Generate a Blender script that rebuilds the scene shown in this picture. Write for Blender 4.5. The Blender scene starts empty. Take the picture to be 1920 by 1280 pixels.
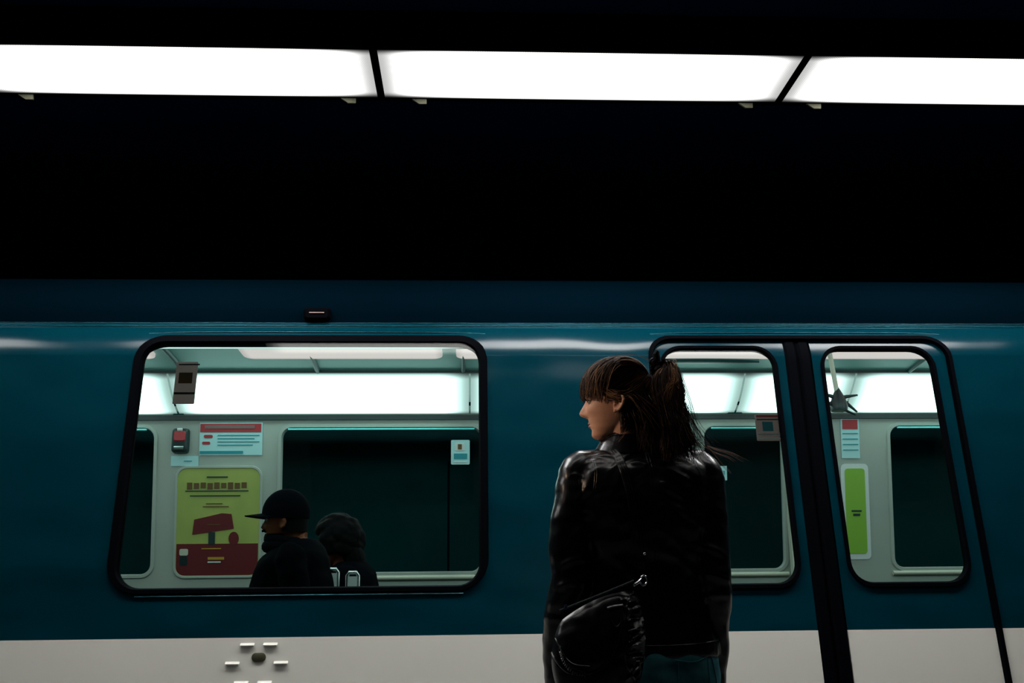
import bpy, bmesh, math, random
import numpy as np
from mathutils import Vector, Matrix, noise
from mathutils.bvhtree import BVHTree

random.seed(7)
RNG = np.random.default_rng(7)
SC = bpy.context.scene
COL = SC.collection
R = math.radians

# ------------------------------------------------------------------ camera, world, exposure
cam_data = bpy.data.cameras.new('camera')
cam_data.sensor_width = 36.0
cam_data.lens = 35.0
cam_data.clip_start = 0.05
cam = bpy.data.objects.new('camera', cam_data)
COL.objects.link(cam)
cam.matrix_world = (Matrix.Translation((0, 0, 1.08)) @ Matrix.Rotation(R(-2.68), 4, 'Z')
                    @ Matrix.Rotation(R(90 + 13.27), 4, 'X') @ Matrix.Rotation(R(-0.56), 4, 'Z'))
SC.camera = cam

world = bpy.data.worlds.new('world')
SC.world = world
world.use_nodes = True
bgn = world.node_tree.nodes['Background']
bgn.inputs[0].default_value = (0.0, 0.0011, 0.0042, 1)
bgn.inputs[1].default_value = 1.0

SC.view_settings.view_transform = 'Standard'
SC.view_settings.look = 'None'
SC.view_settings.gamma = 1.0
SC.view_settings.exposure = 0.0
SC.view_settings.use_curve_mapping = False

PLATFORM_LAMP = 30.0      # radiance of the platform ceiling lights
REAR_LAMP = 4.0          # radiance of the added row above the woman
sd = bpy.data.lights.new('downlight', 'SPOT')      # added warm spot without a body, left of the woman, brightens her face
sd.energy = 130
sd.color = (1.0, 0.72, 0.52)
sd.spot_size = R(11)
sd.spot_blend = 0.9
sd.shadow_soft_size = 0.06
so = bpy.data.objects.new('downlight', sd)
COL.objects.link(so)
so.location = (-2.4, 2.40, 2.20)
so.rotation_euler = (Vector((0.30, 2.53, 1.53)) - so.location).to_track_quat('-Z', 'Y').to_euler()
COVE_LAMP = 4.0          # radiance of the lit cove panels inside the car
CAR_CEILING_LAMP = 0.78

# ------------------------------------------------------------------ materials
def mat(name, col, rough=0.5, metal=0.0, spec=0.5, bump=None, mottle=None, coat=0.0):
    m = bpy.data.materials.new(name)
    m.use_nodes = True
    nt = m.node_tree
    p = nt.nodes['Principled BSDF']
    p.inputs['Base Color'].default_value = (*col, 1)
    p.inputs['Roughness'].default_value = rough
    p.inputs['Metallic'].default_value = metal
    p.inputs['Specular IOR Level'].default_value = spec
    p.inputs['Coat Weight'].default_value = coat
    p.inputs['Coat Roughness'].default_value = 0.15
    tc = nt.nodes.new('ShaderNodeTexCoord')
    if bump:
        n = nt.nodes.new('ShaderNodeTexNoise')
        mp = nt.nodes.new('ShaderNodeMapping')
        mp.inputs['Scale'].default_value = bump[2] if len(bump) > 2 else (1, 1, 1)
        n.inputs['Scale'].default_value = bump[0]
        n.inputs['Detail'].default_value = bump[4] if len(bump) > 4 else 4
        b = nt.nodes.new('ShaderNodeBump')
        b.inputs['Strength'].default_value = bump[1]
        b.inputs['Distance'].default_value = bump[3] if len(bump) > 3 else 0.002
        nt.links.new(tc.outputs['Object'], mp.inputs[0])
        nt.links.new(mp.outputs[0], n.inputs['Vector'])
        nt.links.new(n.outputs['Fac'], b.inputs['Height'])
        nt.links.new(b.outputs[0], p.inputs['Normal'])
    if mottle:
        n = nt.nodes.new('ShaderNodeTexNoise')
        n.inputs['Scale'].default_value = mottle[0]
        n.inputs['Detail'].default_value = 5
        r = nt.nodes.new('ShaderNodeValToRGB')
        r.color_ramp.elements[0].position = 0.35
        r.color_ramp.elements[1].position = 0.7
        r.color_ramp.elements[0].color = (*mottle[1], 1)
        r.color_ramp.elements[1].color = (*col, 1)
        nt.links.new(tc.outputs['Object'], n.inputs['Vector'])
        nt.links.new(n.outputs['Fac'], r.inputs[0])
        nt.links.new(r.outputs[0], p.inputs['Base Color'])
    return m


def glass_mat(name, tint, rough=0.0, f0=1.45):
    m = bpy.data.materials.new(name)
    m.use_nodes = True
    nt = m.node_tree
    nt.nodes.remove(nt.nodes['Principled BSDF'])
    out = nt.nodes['Material Output']
    t = nt.nodes.new('ShaderNodeBsdfTransparent')
    t.inputs[0].default_value = (*tint, 1)
    g = nt.nodes.new('ShaderNodeBsdfGlossy')
    g.inputs['Roughness'].default_value = rough
    fr = nt.nodes.new('ShaderNodeFresnel')
    fr.inputs[0].default_value = f0
    mx = nt.nodes.new('ShaderNodeMixShader')
    nt.links.new(fr.outputs[0], mx.inputs[0])
    nt.links.new(t.outputs[0], mx.inputs[1])
    nt.links.new(g.outputs[0], mx.inputs[2])
    nt.links.new(mx.outputs[0], out.inputs[0])
    return m


def lamp_mat(name, col, strength, lx, ly, end=0.10, side=0.03, low=0.12, dots=0.0):
    """Emission of a diffuser lit by tubes that stop short of its ends: strength falls towards the rim.
    lx, ly: half sizes of the panel in its own x and y."""
    m = bpy.data.materials.new(name)
    m.use_nodes = True
    nt = m.node_tree
    nt.nodes.remove(nt.nodes['Principled BSDF'])
    out = nt.nodes['Material Output']
    tc = nt.nodes.new('ShaderNodeTexCoord')
    sp = nt.nodes.new('ShaderNodeSeparateXYZ')
    nt.links.new(tc.outputs['Object'], sp.inputs[0])

    def mth(op, a, b=None):
        n = nt.nodes.new('ShaderNodeMath')
        n.operation = op
        for i, v in enumerate((a, b)):
            if v is None:
                continue
            if isinstance(v, (int, float)):
                n.inputs[i].default_value = v
            else:
                nt.links.new(v, n.inputs[i])
        return n.outputs[0]

    def fall(o, half, w):
        a = mth('SUBTRACT', half, mth('ABSOLUTE', o))
        mr = nt.nodes.new('ShaderNodeMapRange')
        mr.interpolation_type = 'SMOOTHSTEP'
        nt.links.new(a, mr.inputs[0])
        mr.inputs[1].default_value = 0
        mr.inputs[2].default_value = w
        mr.inputs[3].default_value = low
        mr.inputs[4].default_value = 1
        return mr.outputs[0]
    s = mth('MULTIPLY', fall(sp.outputs[0], lx, end), fall(sp.outputs[1], ly, side))
    if dots:
        d = mth('MULTIPLY', mth('SINE', mth('MULTIPLY', sp.outputs[0], dots)), mth('SINE', mth('MULTIPLY', sp.outputs[1], dots)))
        s = mth('MULTIPLY', s, mth('ADD', 1.0, mth('MULTIPLY', d, 0.35)))
    s = mth('MULTIPLY', s, strength)
    e = nt.nodes.new('ShaderNodeEmission')
    e.inputs[0].default_value = (*col, 1)
    nt.links.new(s, e.inputs[1])
    nt.links.new(e.outputs[0], out.inputs[0])
    return m


M = dict(
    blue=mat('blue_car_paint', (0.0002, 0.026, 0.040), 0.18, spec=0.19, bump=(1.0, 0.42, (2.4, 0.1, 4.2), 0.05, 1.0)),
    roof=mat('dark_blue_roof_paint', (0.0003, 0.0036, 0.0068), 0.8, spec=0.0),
    white=mat('off_white_car_paint', (0.80, 0.79, 0.72), 0.5, mottle=(1.3, (0.74, 0.73, 0.66))),
    rubber=mat('black_rubber', (0.0004, 0.0007, 0.0018), 0.75, spec=0.025),
    blackpaint=mat('black_paint', (0.0005, 0.0008, 0.002), 0.8, spec=0.03),
    dark=mat('navy_black_ceiling_paint', (0.0004, 0.014, 0.055), 0.9, spec=0.02, mottle=(3, (0.0003, 0.010, 0.040))),
    floor=mat('grey_terrazzo', (0.16, 0.16, 0.155), 0.6, spec=0.3, mottle=(40, (0.09, 0.09, 0.09))),
    edge=mat('yellow_edge_tile', (0.35, 0.27, 0.05), 0.6),
    lining=mat('grey_green_wall_lining', (0.42, 0.46, 0.42), 0.45, mottle=(2, (0.36, 0.41, 0.38))),
    ceil=mat('pale_teal_ceiling_panel', (0.40, 0.80, 0.76), 0.5),
    rib=mat('teal_ceiling_rib', (0.02, 0.10, 0.10), 0.5),
    bead=mat('pale_teal_bead', (0.15, 0.85, 0.85), 0.35),  # colour of the cove light mirrored in the far glass
    darkgreen=mat('dark_green_trim', (0.004, 0.02, 0.022), 0.4),
    steel=mat('brushed_steel', (0.55, 0.6, 0.6), 0.25, metal=1.0),
    alu=mat('rail_metal', (0.10, 0.35, 0.42), 0.22, metal=0.9, bump=(2.2, 0.5, (0.6, 1, 1), 0.01)),
    cream=mat('cream_sill', (0.55, 0.56, 0.46), 0.4),
    seat=mat('dark_seat_vinyl', (0.006, 0.009, 0.012), 0.5),
    glass=glass_mat('window_glass', (0.93, 0.97, 0.96)),
    farglass=glass_mat('tinted_far_glass', (0.7, 0.88, 0.88), 0.0, 1.16),
    tunnel=mat('tunnel_concrete', (0.03, 0.12, 0.13), 0.9, spec=0.1, mottle=(2, (0.02, 0.08, 0.09))),
    skin=mat('skin', (0.52, 0.27, 0.17), 0.5, spec=0.4, bump=(300, 0.1)),
    darkskin=mat('tanned_skin', (0.17, 0.055, 0.025), 0.6, spec=0.1),
    lip=mat('lip', (0.42, 0.13, 0.11), 0.4),
    eye=mat('eye_white', (0.25, 0.22, 0.20), 0.3, spec=0.2),
    iris=mat('dark_iris', (0.02, 0.012, 0.008), 0.1),
    hair=mat('brown_hair', (0.022, 0.010, 0.006), 0.62, spec=0.18),
    hairlight=mat('light_brown_hair', (0.19, 0.095, 0.042), 0.6, spec=0.2),  # lamplight on the brown hair, put into the strand colour
    haircap=mat('dark_hair_base', (0.014, 0.008, 0.006), 0.6, spec=0.3),
    leather=mat('black_leather', (0.004, 0.004, 0.006), 0.27, spec=0.42, bump=(55, 0.25, (1, 1, 1), 0.003)),
    leather2=mat('black_leather_trim', (0.006, 0.006, 0.008), 0.25, spec=0.6),
    patent=mat('glossy_black_leather', (0.004, 0.004, 0.006), 0.28, spec=0.3, bump=(40, 0.3, (1, 1, 1), 0.003)),
    silver=mat('silver_hardware', (0.75, 0.75, 0.78), 0.2, metal=1.0),
    denim=mat('teal_blue_denim', (0.018, 0.11, 0.135), 0.85, spec=0.1, mottle=(22, (0.05, 0.21, 0.24))),
    cloth=mat('dark_cloth', (0.0015, 0.0025, 0.004), 0.9, spec=0.02),
    darkhair=mat('black_hair', (0.0012, 0.0015, 0.002), 0.7, spec=0.06),
    shoe=mat('black_shoe', (0.006, 0.006, 0.006), 0.4),
    paper=mat('pale_blue_sticker', (0.45, 0.75, 0.78), 0.5),
    paperwhite=mat('white_sticker', (0.68, 0.74, 0.74), 0.5),
    paperpink=mat('dull_pink_sticker', (0.36, 0.25, 0.25), 0.5),
    brown=mat('brown_print', (0.13, 0.07, 0.02), 0.5),
    red=mat('red_print', (0.42, 0.03, 0.04), 0.5),
    teal=mat('teal_print', (0.02, 0.28, 0.34), 0.5),
    black=mat('dark_print', (0.01, 0.03, 0.03), 0.5),
    yellow=mat('olive_yellow_print', (0.42, 0.47, 0.12), 0.5, mottle=(6, (0.34, 0.41, 0.10))),
    maroon=mat('maroon_print', (0.13, 0.008, 0.012), 0.5),
    lime=mat('lime_green_print', (0.24, 0.48, 0.05), 0.5),
    gold=mat('gold_print', (0.5, 0.30, 0.03), 0.5),
    brass=mat('dull_olive_metal', (0.10, 0.10, 0.06), 0.5, metal=0.3),
)
M['alu'].node_tree.nodes['Principled BSDF'].inputs['Metallic'].default_value = 0.9

def translucent(m, w):
    nt = m.node_tree
    p = nt.nodes['Principled BSDF']
    t = nt.nodes.new('ShaderNodeBsdfTranslucent')
    t.inputs[0].default_value = (0.75, 0.62, 0.60, 1)
    mx = nt.nodes.new('ShaderNodeMixShader')
    mx.inputs[0].default_value = w
    nt.links.new(p.outputs[0], mx.inputs[1])
    nt.links.new(t.outputs[0], mx.inputs[2])
    nt.links.new(mx.outputs[0], nt.nodes['Material Output'].inputs[0])


translucent(M['paperpink'], 0.5)

# ------------------------------------------------------------------ mesh helpers
class MB:
    def __init__(s):
        s.v = []
        s.f = []

    def add(s, vs, fs):
        o = len(s.v)
        s.v += [tuple(v) for v in vs]
        s.f += [tuple(i + o for i in f) for f in fs]
        return s

    def box(s, a, b):
        x0, y0, z0 = a
        x1, y1, z1 = b
        return s.add([(x0, y0, z0), (x1, y0, z0), (x1, y1, z0), (x0, y1, z0), (x0, y0, z1), (x1, y0, z1), (x1, y1, z1), (x0, y1, z1)],
                     [(0, 3, 2, 1), (4, 5, 6, 7), (0, 1, 5, 4), (1, 2, 6, 5), (2, 3, 7, 6), (3, 0, 4, 7)])

    def tube(s, pts, r, n=8, caps=True, flat=1.0):
        pts = [Vector(p) for p in pts]
        rs = r if isinstance(r, (list, tuple, np.ndarray)) else [r] * len(pts)
        o = len(s.v)
        up = Vector((0.13, 0.2, 1)).normalized()
        prev = None
        for i, p in enumerate(pts):
            t = (pts[min(i + 1, len(pts) - 1)] - pts[max(i - 1, 0)])
            t = t.normalized() if t.length > 1e-9 else Vector((0, 0, 1))
            if prev is None:
                a = t.cross(up)
                if a.length < 0.05:
                    a = t.cross(Vector((1, 0, 0)))
            else:
                a = prev - t * prev.dot(t)
                if a.length < 1e-6:
                    a = t.cross(up)
            a.normalize()
            prev = a
            b = t.cross(a)
            for k in range(n):
                q = 2 * math.pi * k / n
                s.v.append(tuple(p + a * (math.cos(q) * rs[i]) + b * (math.sin(q) * rs[i] * flat)))
        for i in range(len(pts) - 1):
            for k in range(n):
                k2 = (k + 1) % n
                s.f.append((o + i * n + k, o + i * n + k2, o + (i + 1) * n + k2, o + (i + 1) * n + k))
        if caps:
            s.f.append(tuple(o + k for k in range(n))[::-1])
            s.f.append(tuple(o + (len(pts) - 1) * n + k for k in range(n)))
        return s

    def loft(s, rows, caps=True):
        o = len(s.v)
        n = len(rows[0])
        for r_ in rows:
            s.v += [tuple(p) for p in r_]
        for i in range(len(rows) - 1):
            for k in range(n):
                k2 = (k + 1) % n
                s.f.append((o + i * n + k, o + i * n + k2, o + (i + 1) * n + k2, o + (i + 1) * n + k))
        if caps:
            s.f.append(tuple(o + k for k in range(n))[::-1])
            s.f.append(tuple(o + (len(rows) - 1) * n + k for k in range(n)))
        return s

    def ball(s, c, r, nu=16, nv=10):
        r = (r, r, r) if isinstance(r, (int, float)) else r
        rows = []
        for j in range(1, nv):
            ph = math.pi * j / nv - math.pi / 2
            rows.append([(c[0] + r[0] * math.cos(ph) * math.cos(2 * math.pi * k / nu), c[1] + r[1] * math.cos(ph) * math.sin(2 * math.pi * k / nu),
                          c[2] + r[2] * math.sin(ph)) for k in range(nu)])
        return s.loft(rows)

    def build(s, name, m, parent=None, smooth=True, flip=False):
        me = bpy.data.meshes.new(name)
        me.from_pydata(s.v, [], s.f)
        me.materials.append(M[m] if isinstance(m, str) else m)
        return link(name, me, parent, smooth, fix=True)


def link(name, me, parent=None, smooth=True, fix=False):
    if fix:
        bm = bmesh.new()
        bm.from_mesh(me)
        bmesh.ops.recalc_face_normals(bm, faces=bm.faces)
        bm.to_mesh(me)
        bm.free()
    if smooth:
        me.polygons.foreach_set('use_smooth', [True] * len(me.polygons))
        try:
            me.set_sharp_from_angle(angle=R(38))
        except Exception:
            pass
    o = bpy.data.objects.new(name, me)
    COL.objects.link(o)
    if parent is not None:
        o.parent = parent
        o.matrix_parent_inverse = WORLD[parent.name].inverted()
        WORLD[o.name] = Matrix.Identity(4)
    else:
        WORLD[o.name] = Matrix.Identity(4)
    return o


WORLD = {}


def tag(o, label, cat, group=None, kind=None):
    if label:
        o['label'] = label
    if cat:
        o['category'] = cat
    if group:
        o['group'] = group
    if kind:
        o['kind'] = kind
    return o


def thing(name, label, cat, loc=(0, 0, 0), group=None):
    o = bpy.data.objects.new(name, None)
    o.empty_display_size = 0.1
    COL.objects.link(o)
    o.location = loc
    WORLD[o.name] = Matrix.Translation(loc)
    return tag(o, label, cat, group)


def struct(name, o):
    o['kind'] = 'structure'
    return o


def rrect(x0, x1, z0, z1, r, n=8, corners='1111'):
    """Rounded rectangle, counter-clockwise from bottom left; corners: BL BR TR TL."""
    pts = []
    for i, (cx, cz, a0) in enumerate([(x0 + r, z0 + r, 180), (x1 - r, z0 + r, 270), (x1 - r, z1 - r, 0), (x0 + r, z1 - r, 90)]):
        if corners[i] == '1':
            for k in range(n + 1):
                a = R(a0 + 90 * k / n)
                pts.append((cx + r * math.cos(a), cz + r * math.sin(a)))
        else:
            pts.append(((x0, z0), (x1, z0), (x1, z1), (x0, z1))[i])
    return pts


# ------------------------------------------------------------------ the car's side profile
BASE = math.tan(R(7.74))
_zs = np.linspace(-1.2, 2.2, 1361)
_al = np.where(_zs < 1.982, 7.74, np.minimum(16.0 + (_zs - 1.982) * 200.0, 42.0))
_yy = np.concatenate([[0], np.cumsum(np.tan(np.radians(_al[:-1])) * np.diff(_zs))])
_yy = _yy - np.interp(1.5, _zs, _yy) + 4.0


def near(z, off=0.0):
    """y of the near side shell at height z, set back by off."""
    return float(np.interp(z, _zs, _yy)) + off


def flat(z, off=0.0):
    return 4.0 + (z - 1.5) * BASE + off


def far(z, off=0.0):
    return 6.36 - (z - 1.5) * BASE - off


def bake(o):
    dg = bpy.context.evaluated_depsgraph_get()
    dg.update()
    me = bpy.data.meshes.new_from_object(o.evaluated_get(dg))
    o.modifiers.clear()
    o.data = me
    me.polygons.foreach_set('use_smooth', [True] * len(me.polygons))
    me.set_sharp_from_angle(angle=R(30))
    return o


def sheet(name, outer, holes, yfun, m, parent, thick=0.03, zcuts=None, inner=None, dirn=1.0, smooth=True):
    """A panel following yfun(z), with holes, thickened away from the viewer's side (dirn=+1 -> +y)."""
    bm = bmesh.new()
    for loop in [outer] + list(holes):
        vs = [bm.verts.new((x, 0, z)) for x, z in loop]
        for i in range(len(vs)):
            bm.edges.new((vs[i], vs[(i + 1) % len(vs)]))
    bmesh.ops.triangle_fill(bm, use_beauty=True, edges=bm.edges[:], normal=(0, -1, 0))
    for z in (zcuts or []):
        g = bm.verts[:] + bm.edges[:] + bm.faces[:]
        bmesh.ops.bisect_plane(bm, geom=g, plane_co=(0, 0, z), plane_no=(0, 0, 1), dist=1e-5)
    for v in bm.verts:
        v.co.y = yfun(v.co.z)
    for f in bm.faces:
        f.normal_update()
        if f.normal.y * dirn > 0:
            f.normal_flip()
    me = bpy.data.meshes.new(name)
    bm.to_mesh(me)
    bm.free()
    me.materials.append(M[m])
    if inner:
        me.materials.append(M[inner])
    o = link(name, me, parent, smooth)
    s = o.modifiers.new('thickness', 'SOLIDIFY')
    s.thickness = thick
    s.offset = -1
    if inner:
        s.material_offset = 1
        s.material_offset_rim = 0
    return bake(o)


def ring(name, pts_out, pts_in, yfun, y0, y1, m, parent, bev=0.35):
    """Gasket: a frame between two rounded outlines with the same point count, from y0 to y1 off the surface, with a rounded crown."""
    n = len(pts_out)
    rows = []
    for (fa, off) in [(0.0, y1), (0.0, y0 * 0.5 + y1 * 0.5), (0.2, y0), (0.8, y0), (1.0, y0 * 0.5 + y1 * 0.5), (1.0, y1)]:
        row = []
        for (xo, zo), (xi, zi) in zip(pts_out, pts_in):
            x = xo + (xi - xo) * fa
            z = zo + (zi - zo) * fa
            row.append((x, yfun(z) + off, z))
        rows.append(row)
    rows.append(rows[0])
    mb = MB()
    mb.loft(rows, caps=False)
    return mb.build(name, m, parent)


def pane(name, pts, yfun, y0, thick, m, parent):
    n = len(pts)
    mb = MB()
    front = [(x, yfun(z) + y0, z) for x, z in pts]
    back = [(x, yfun(z) + y0 + thick, z) for x, z in pts]
    mb.add(front + back, [tuple(range(n)), tuple(range(n, 2 * n))[::-1]] + [(i, (i + 1) % n, n + (i + 1) % n, n + i) for i in range(n)])
    return mb.build(name, m, parent, smooth=False)


def card(name, x0, x1, z0, z1, yfun, off, m, parent, r=0.0, thick=0.002, sgn=-1):
    pts = rrect(x0, x1, z0, z1, r, 5) if r else [(x0, z0), (x1, z0), (x1, z1), (x0, z1)]
    return pane(name, pts, yfun, off if sgn > 0 else off - thick, thick, m, parent)


# ------------------------------------------------------------------ setting
def setbox(name, a, b, m):
    o = MB().box(a, b).build(name, m, None, smooth=False)
    return struct(name, o)


setbox('floor', (-7, -3.2, -0.2), (8, 3.84, 0.0), 'floor')
setbox('ceiling', (-7, -3.2, 3.145), (8, 7.6, 3.3), 'dark')
setbox('wall_back', (-7, 7.35, -1.3), (8, 7.6, 3.145), 'tunnel')
setbox('wall_front', (-7, -3.4, -0.2), (8, -3.2, 3.3), 'dark')
setbox('floor_track', (-7, 3.55, -1.4), (8, 7.6, -1.2), 'dark')
setbox('trim_1', (-7, 3.50, -1.2), (8, 3.84, -0.2), 'dark')

# ------------------------------------------------------------------ platform ceiling lights
LZ = 3.0
LY0, LY1 = 3.388, 3.770
SEAMS = [(-1.925, -0.366), (-0.336, 1.285), (1.315, 2.90), (-3.54, -1.955)]
LAB = ['long lit ceiling light above the wide train window, first of the overhead strip',
       'lit ceiling light between the two dark seams, middle of the overhead strip',
       'lit ceiling light above the train door, last of the overhead strip',
       'dimmer ceiling light continuing the overhead strip beyond the wide train window']
for i, (x0, x1) in enumerate(SEAMS):
    cx, cy = (x0 + x1) / 2, (LY0 + LY1) / 2
    t = thing('ceiling_light', LAB[i], 'light', (cx, cy, LZ), 'ceiling lights in one row over the platform edge')
    lx, ly = (x1 - x0) / 2, (LY1 - LY0) / 2
    lm = lamp_mat('prismatic_diffuser_lit', (1.0, 1.0, 0.985), PLATFORM_LAMP * (0.5 if i == 3 else 1.0), lx, ly, end=0.60, side=0.05, low=0.018, dots=700)
    me = bpy.data.meshes.new('diffuser')
    me.from_pydata([(-lx, -ly, 0), (lx, -ly, 0), (lx, ly, 0), (-lx, ly, 0), (-lx, -ly, 0.006), (lx, -ly, 0.006), (lx, ly, 0.006), (-lx, ly, 0.006)], [],
                   [(0, 3, 2, 1), (4, 5, 6, 7), (0, 1, 5, 4), (1, 2, 6, 5), (2, 3, 7, 6), (3, 0, 4, 7)])
    me.materials.append(lm)
    d = bpy.data.objects.new('diffuser', me)
    COL.objects.link(d)
    d.parent = t
    h = MB()
    h.box((x0 - 0.015, LY0 - 0.03, LZ + 0.006), (x1 + 0.015, LY1 + 0.03, 3.145))
    h.build('housing', 'blackpaint', t, smooth=False)
    f = MB()
    f.box((x0 - 0.015, LY0 - 0.03, LZ - 0.002), (x0, LY1 + 0.03, LZ + 0.012))
    f.box((x1, LY0 - 0.03, LZ - 0.002), (x1 + 0.015, LY1 + 0.03, LZ + 0.012))
    f.box((x0, LY0 - 0.03, LZ - 0.002), (x1, LY0, LZ + 0.012))
    f.box((x0, LY1, LZ - 0.002), (x1, LY1 + 0.03, LZ + 0.012))
    f.build('frame', 'blackpaint', t, smooth=False)
    for cxp in (x0 + 0.14, x1 - 0.12):
        c = MB()
        y = LY1 + 0.006
        c.add([(cxp - 0.035, y, LZ), (cxp + 0.03, y, LZ), (cxp + 0.03, y + 0.004, LZ - 0.022), (cxp, y + 0.004, LZ - 0.022),
               (cxp - 0.035, y + 0.01, LZ), (cxp + 0.03, y + 0.01, LZ), (cxp + 0.03, y + 0.012, LZ - 0.022), (cxp, y + 0.012, LZ - 0.022)],
              [(0, 1, 2, 3), (7, 6, 5, 4), (0, 3, 7, 4), (1, 5, 6, 2), (3, 2, 6, 7), (0, 4, 5, 1)])
        c.build('clip', 'brass', t, smooth=False)

# added row of lights out of view, for highlights on hair and jacket
for i, (x0, x1) in enumerate(((-1.25, 0.35), (0.38, 1.98))):
    cx, cy = (x0 + x1) / 2, 2.32
    t = thing('ceiling_light', ['lit ceiling light of the rear row, over the space left of the woman', 'lit ceiling light of the rear row, directly above the woman'][i], 'light', (cx, cy, LZ), 'ceiling lights of the rear row')
    lx, ly = 0.79, 0.15
    lm = lamp_mat('rear_diffuser_lit', (1.0, 0.98, 0.94), REAR_LAMP, lx, ly, end=0.13, side=0.05, low=0.085)
    me = bpy.data.meshes.new('diffuser')
    me.from_pydata([(-lx, -ly, 0), (lx, -ly, 0), (lx, ly, 0), (-lx, ly, 0), (-lx, -ly, 0.006), (lx, -ly, 0.006), (lx, ly, 0.006), (-lx, ly, 0.006)], [],
                   [(0, 3, 2, 1), (4, 5, 6, 7), (0, 1, 5, 4), (1, 2, 6, 5), (2, 3, 7, 6), (3, 0, 4, 7)])
    me.materials.append(lm)
    d = bpy.data.objects.new('diffuser', me)
    COL.objects.link(d)
    d.parent = t
    MB().box((cx - lx - 0.01, cy - ly - 0.02, LZ + 0.006), (cx + lx + 0.01, cy + ly + 0.02, 3.145)).build('housing', 'blackpaint', t, smooth=False)

# ------------------------------------------------------------------ the metro car
CAR = thing('metro_car', 'teal blue metro train car with off-white lower band, lit windows and closed double doors', 'train', (0.3, 5.15, -1.2))
XA, XB = -4.2, 4.8
ZTOP = 2.147
ZB = 0.868
zc = [1.975] + [1.981 + 0.004 * k for k in range(41)]
WX0, WX1, WZ0, WZ1 = -1.350, 0.068, 1.036, 2.045
DX0, DX1, DZ1 = 0.765, 2.070, 2.076
W2 = [(WX0, WX1), (-3.62, -2.6 + 0.3), (2.80, 4.16)]
holes = [rrect(a + 0.006, b - 0.006, WZ0 + 0.006, WZ1 - 0.006, 0.10) for a, b in W2]
# outline with a notch for the door
door_arc = [(DX0, ZB)] + [p for p in rrect(DX0, DX1, ZB, DZ1, 0.10) if p[1] > 1.5][::-1] + [(DX1, ZB)]
outer = [(XA, ZB)] + door_arc + [(XB, ZB), (XB, ZTOP), (XA, ZTOP)]
sheet('body_panel', outer, holes, near, 'blue', CAR, 0.03, zc, 'lining')
lowy = lambda z: near(z, -0.002)
sheet('lower_panel', [(XA, -0.05), (DX0, -0.05), (DX0, ZB - 0.001), (XA, ZB - 0.001)], [], lowy, 'white', CAR, 0.03, None, 'lining')
sheet('lower_panel', [(DX1, -0.05), (XB, -0.05), (XB, ZB - 0.001), (DX1, ZB - 0.001)], [], lowy, 'white', CAR, 0.03, None, 'lining')
# roof: one extruded curved shell, closed by the far side
ys, zs_ = near(ZTOP), ZTOP
rp = [(ys, zs_), (ys + 0.004, ZTOP + 0.012)]
for k in range(1, 41):
    th = R(90 * k / 40)
    rp.append((ys + 0.004 + 1.07 * (1 - math.cos(th)), ZTOP + 0.012 + 0.385 * math.sin(th)))
rp += [(2 * 5.18 - y, z) for y, z in rp[::-1]]
mb = MB()
n = len(rp)
mb.add([(XA, y, z) for y, z in rp] + [(XB, y, z) for y, z in rp] + [(XA, y, z - 0.02) for y, z in rp] + [(XB, y, z - 0.02) for y, z in rp],
       [(i, i + 1, n + i + 1, n + i) for i in range(n - 1)] + [(2 * n + i, 3 * n + i, 3 * n + i + 1, 2 * n + i + 1) for i in range(n - 1)]
       + [(0, n, 3 * n, 2 * n), (n - 1, 3 * n - 1, 4 * n - 1, 2 * n - 1)])
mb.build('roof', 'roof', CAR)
# gutter rails: thin rounded beads that catch the strip light
for z, off, r_ in ((2.126, -0.002, 0.0030), (2.143, -0.001, 0.0028)):
    pts = [(XA + (XB - XA) * k / 60, near(z) + off + 0.0015 * noise.noise((k * 0.35, z * 9, 0)), z + 0.0015 * noise.noise((k * 0.5, z * 7, 3))) for k in range(61)]
    MB().tube(pts, r_, 8).build('gutter_rail', 'alu', CAR)
for a, b in ((WX0 + 0.02, WX1 + 0.01), (DX0 + 0.02, DX1 - 0.02)):
    pts = [(a + (b - a) * k / 30, near(2.092) - 0.003, 2.092 - 0.008 * (abs(k - 15) / 15) ** 6) for k in range(31)]
    MB().tube(pts, 0.0028, 8).build('drip_rail', 'alu', CAR)
# indicator lamp housing above the window
mb = MB()
rows = []
for y_, s_ in ((0.03, 1.0), (-0.02, 1.0), (-0.035, 0.8)):
    rows.append([(-0.640 + (x) * s_, near(2.147) + y_ + 0.01, 2.184 + z * s_) for x, z in rrect(-0.058, 0.058, -0.026, 0.026, 0.012, 4)])
mb.loft(rows)
lampbox = mb.build('indicator_lamp', 'blackpaint', CAR)
MB().tube([(-0.672, near(2.147) - 0.027, 2.184), (-0.608, near(2.147) - 0.027, 2.184)], 0.0022, 8).build('lens', mat('pinkish_lens', (0.6, 0.42, 0.40), 0.25), lampbox)

# car windows (near side)
for wi, (a, b) in enumerate(W2):
    po = rrect(a - 0.022, b + 0.022, WZ0 - 0.010, WZ1 + 0.032, 0.125)
    pi = rrect(a + 0.022, b - 0.018, WZ0 + 0.013, WZ1 - 0.012, 0.085)
    g = ring('window', po, pi, lambda z: max(flat(z), near(z) - 0.01) if z > 1.9 else flat(z), -0.010, 0.028, 'rubber', CAR)
    pane('pane', rrect(a + 0.004, b - 0.004, WZ0 + 0.004, WZ1 - 0.004, 0.10), flat, 0.006, 0.006, 'glass', g)
    if wi == 0:
        WIN = g
        MB().tube([(a + 0.10, flat(WZ0) - 0.006, WZ0 - 0.017), (b - 0.08, flat(WZ0) - 0.006, WZ0 - 0.017)], 0.003, 8).build('lower_bead', 'alu', g)

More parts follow.
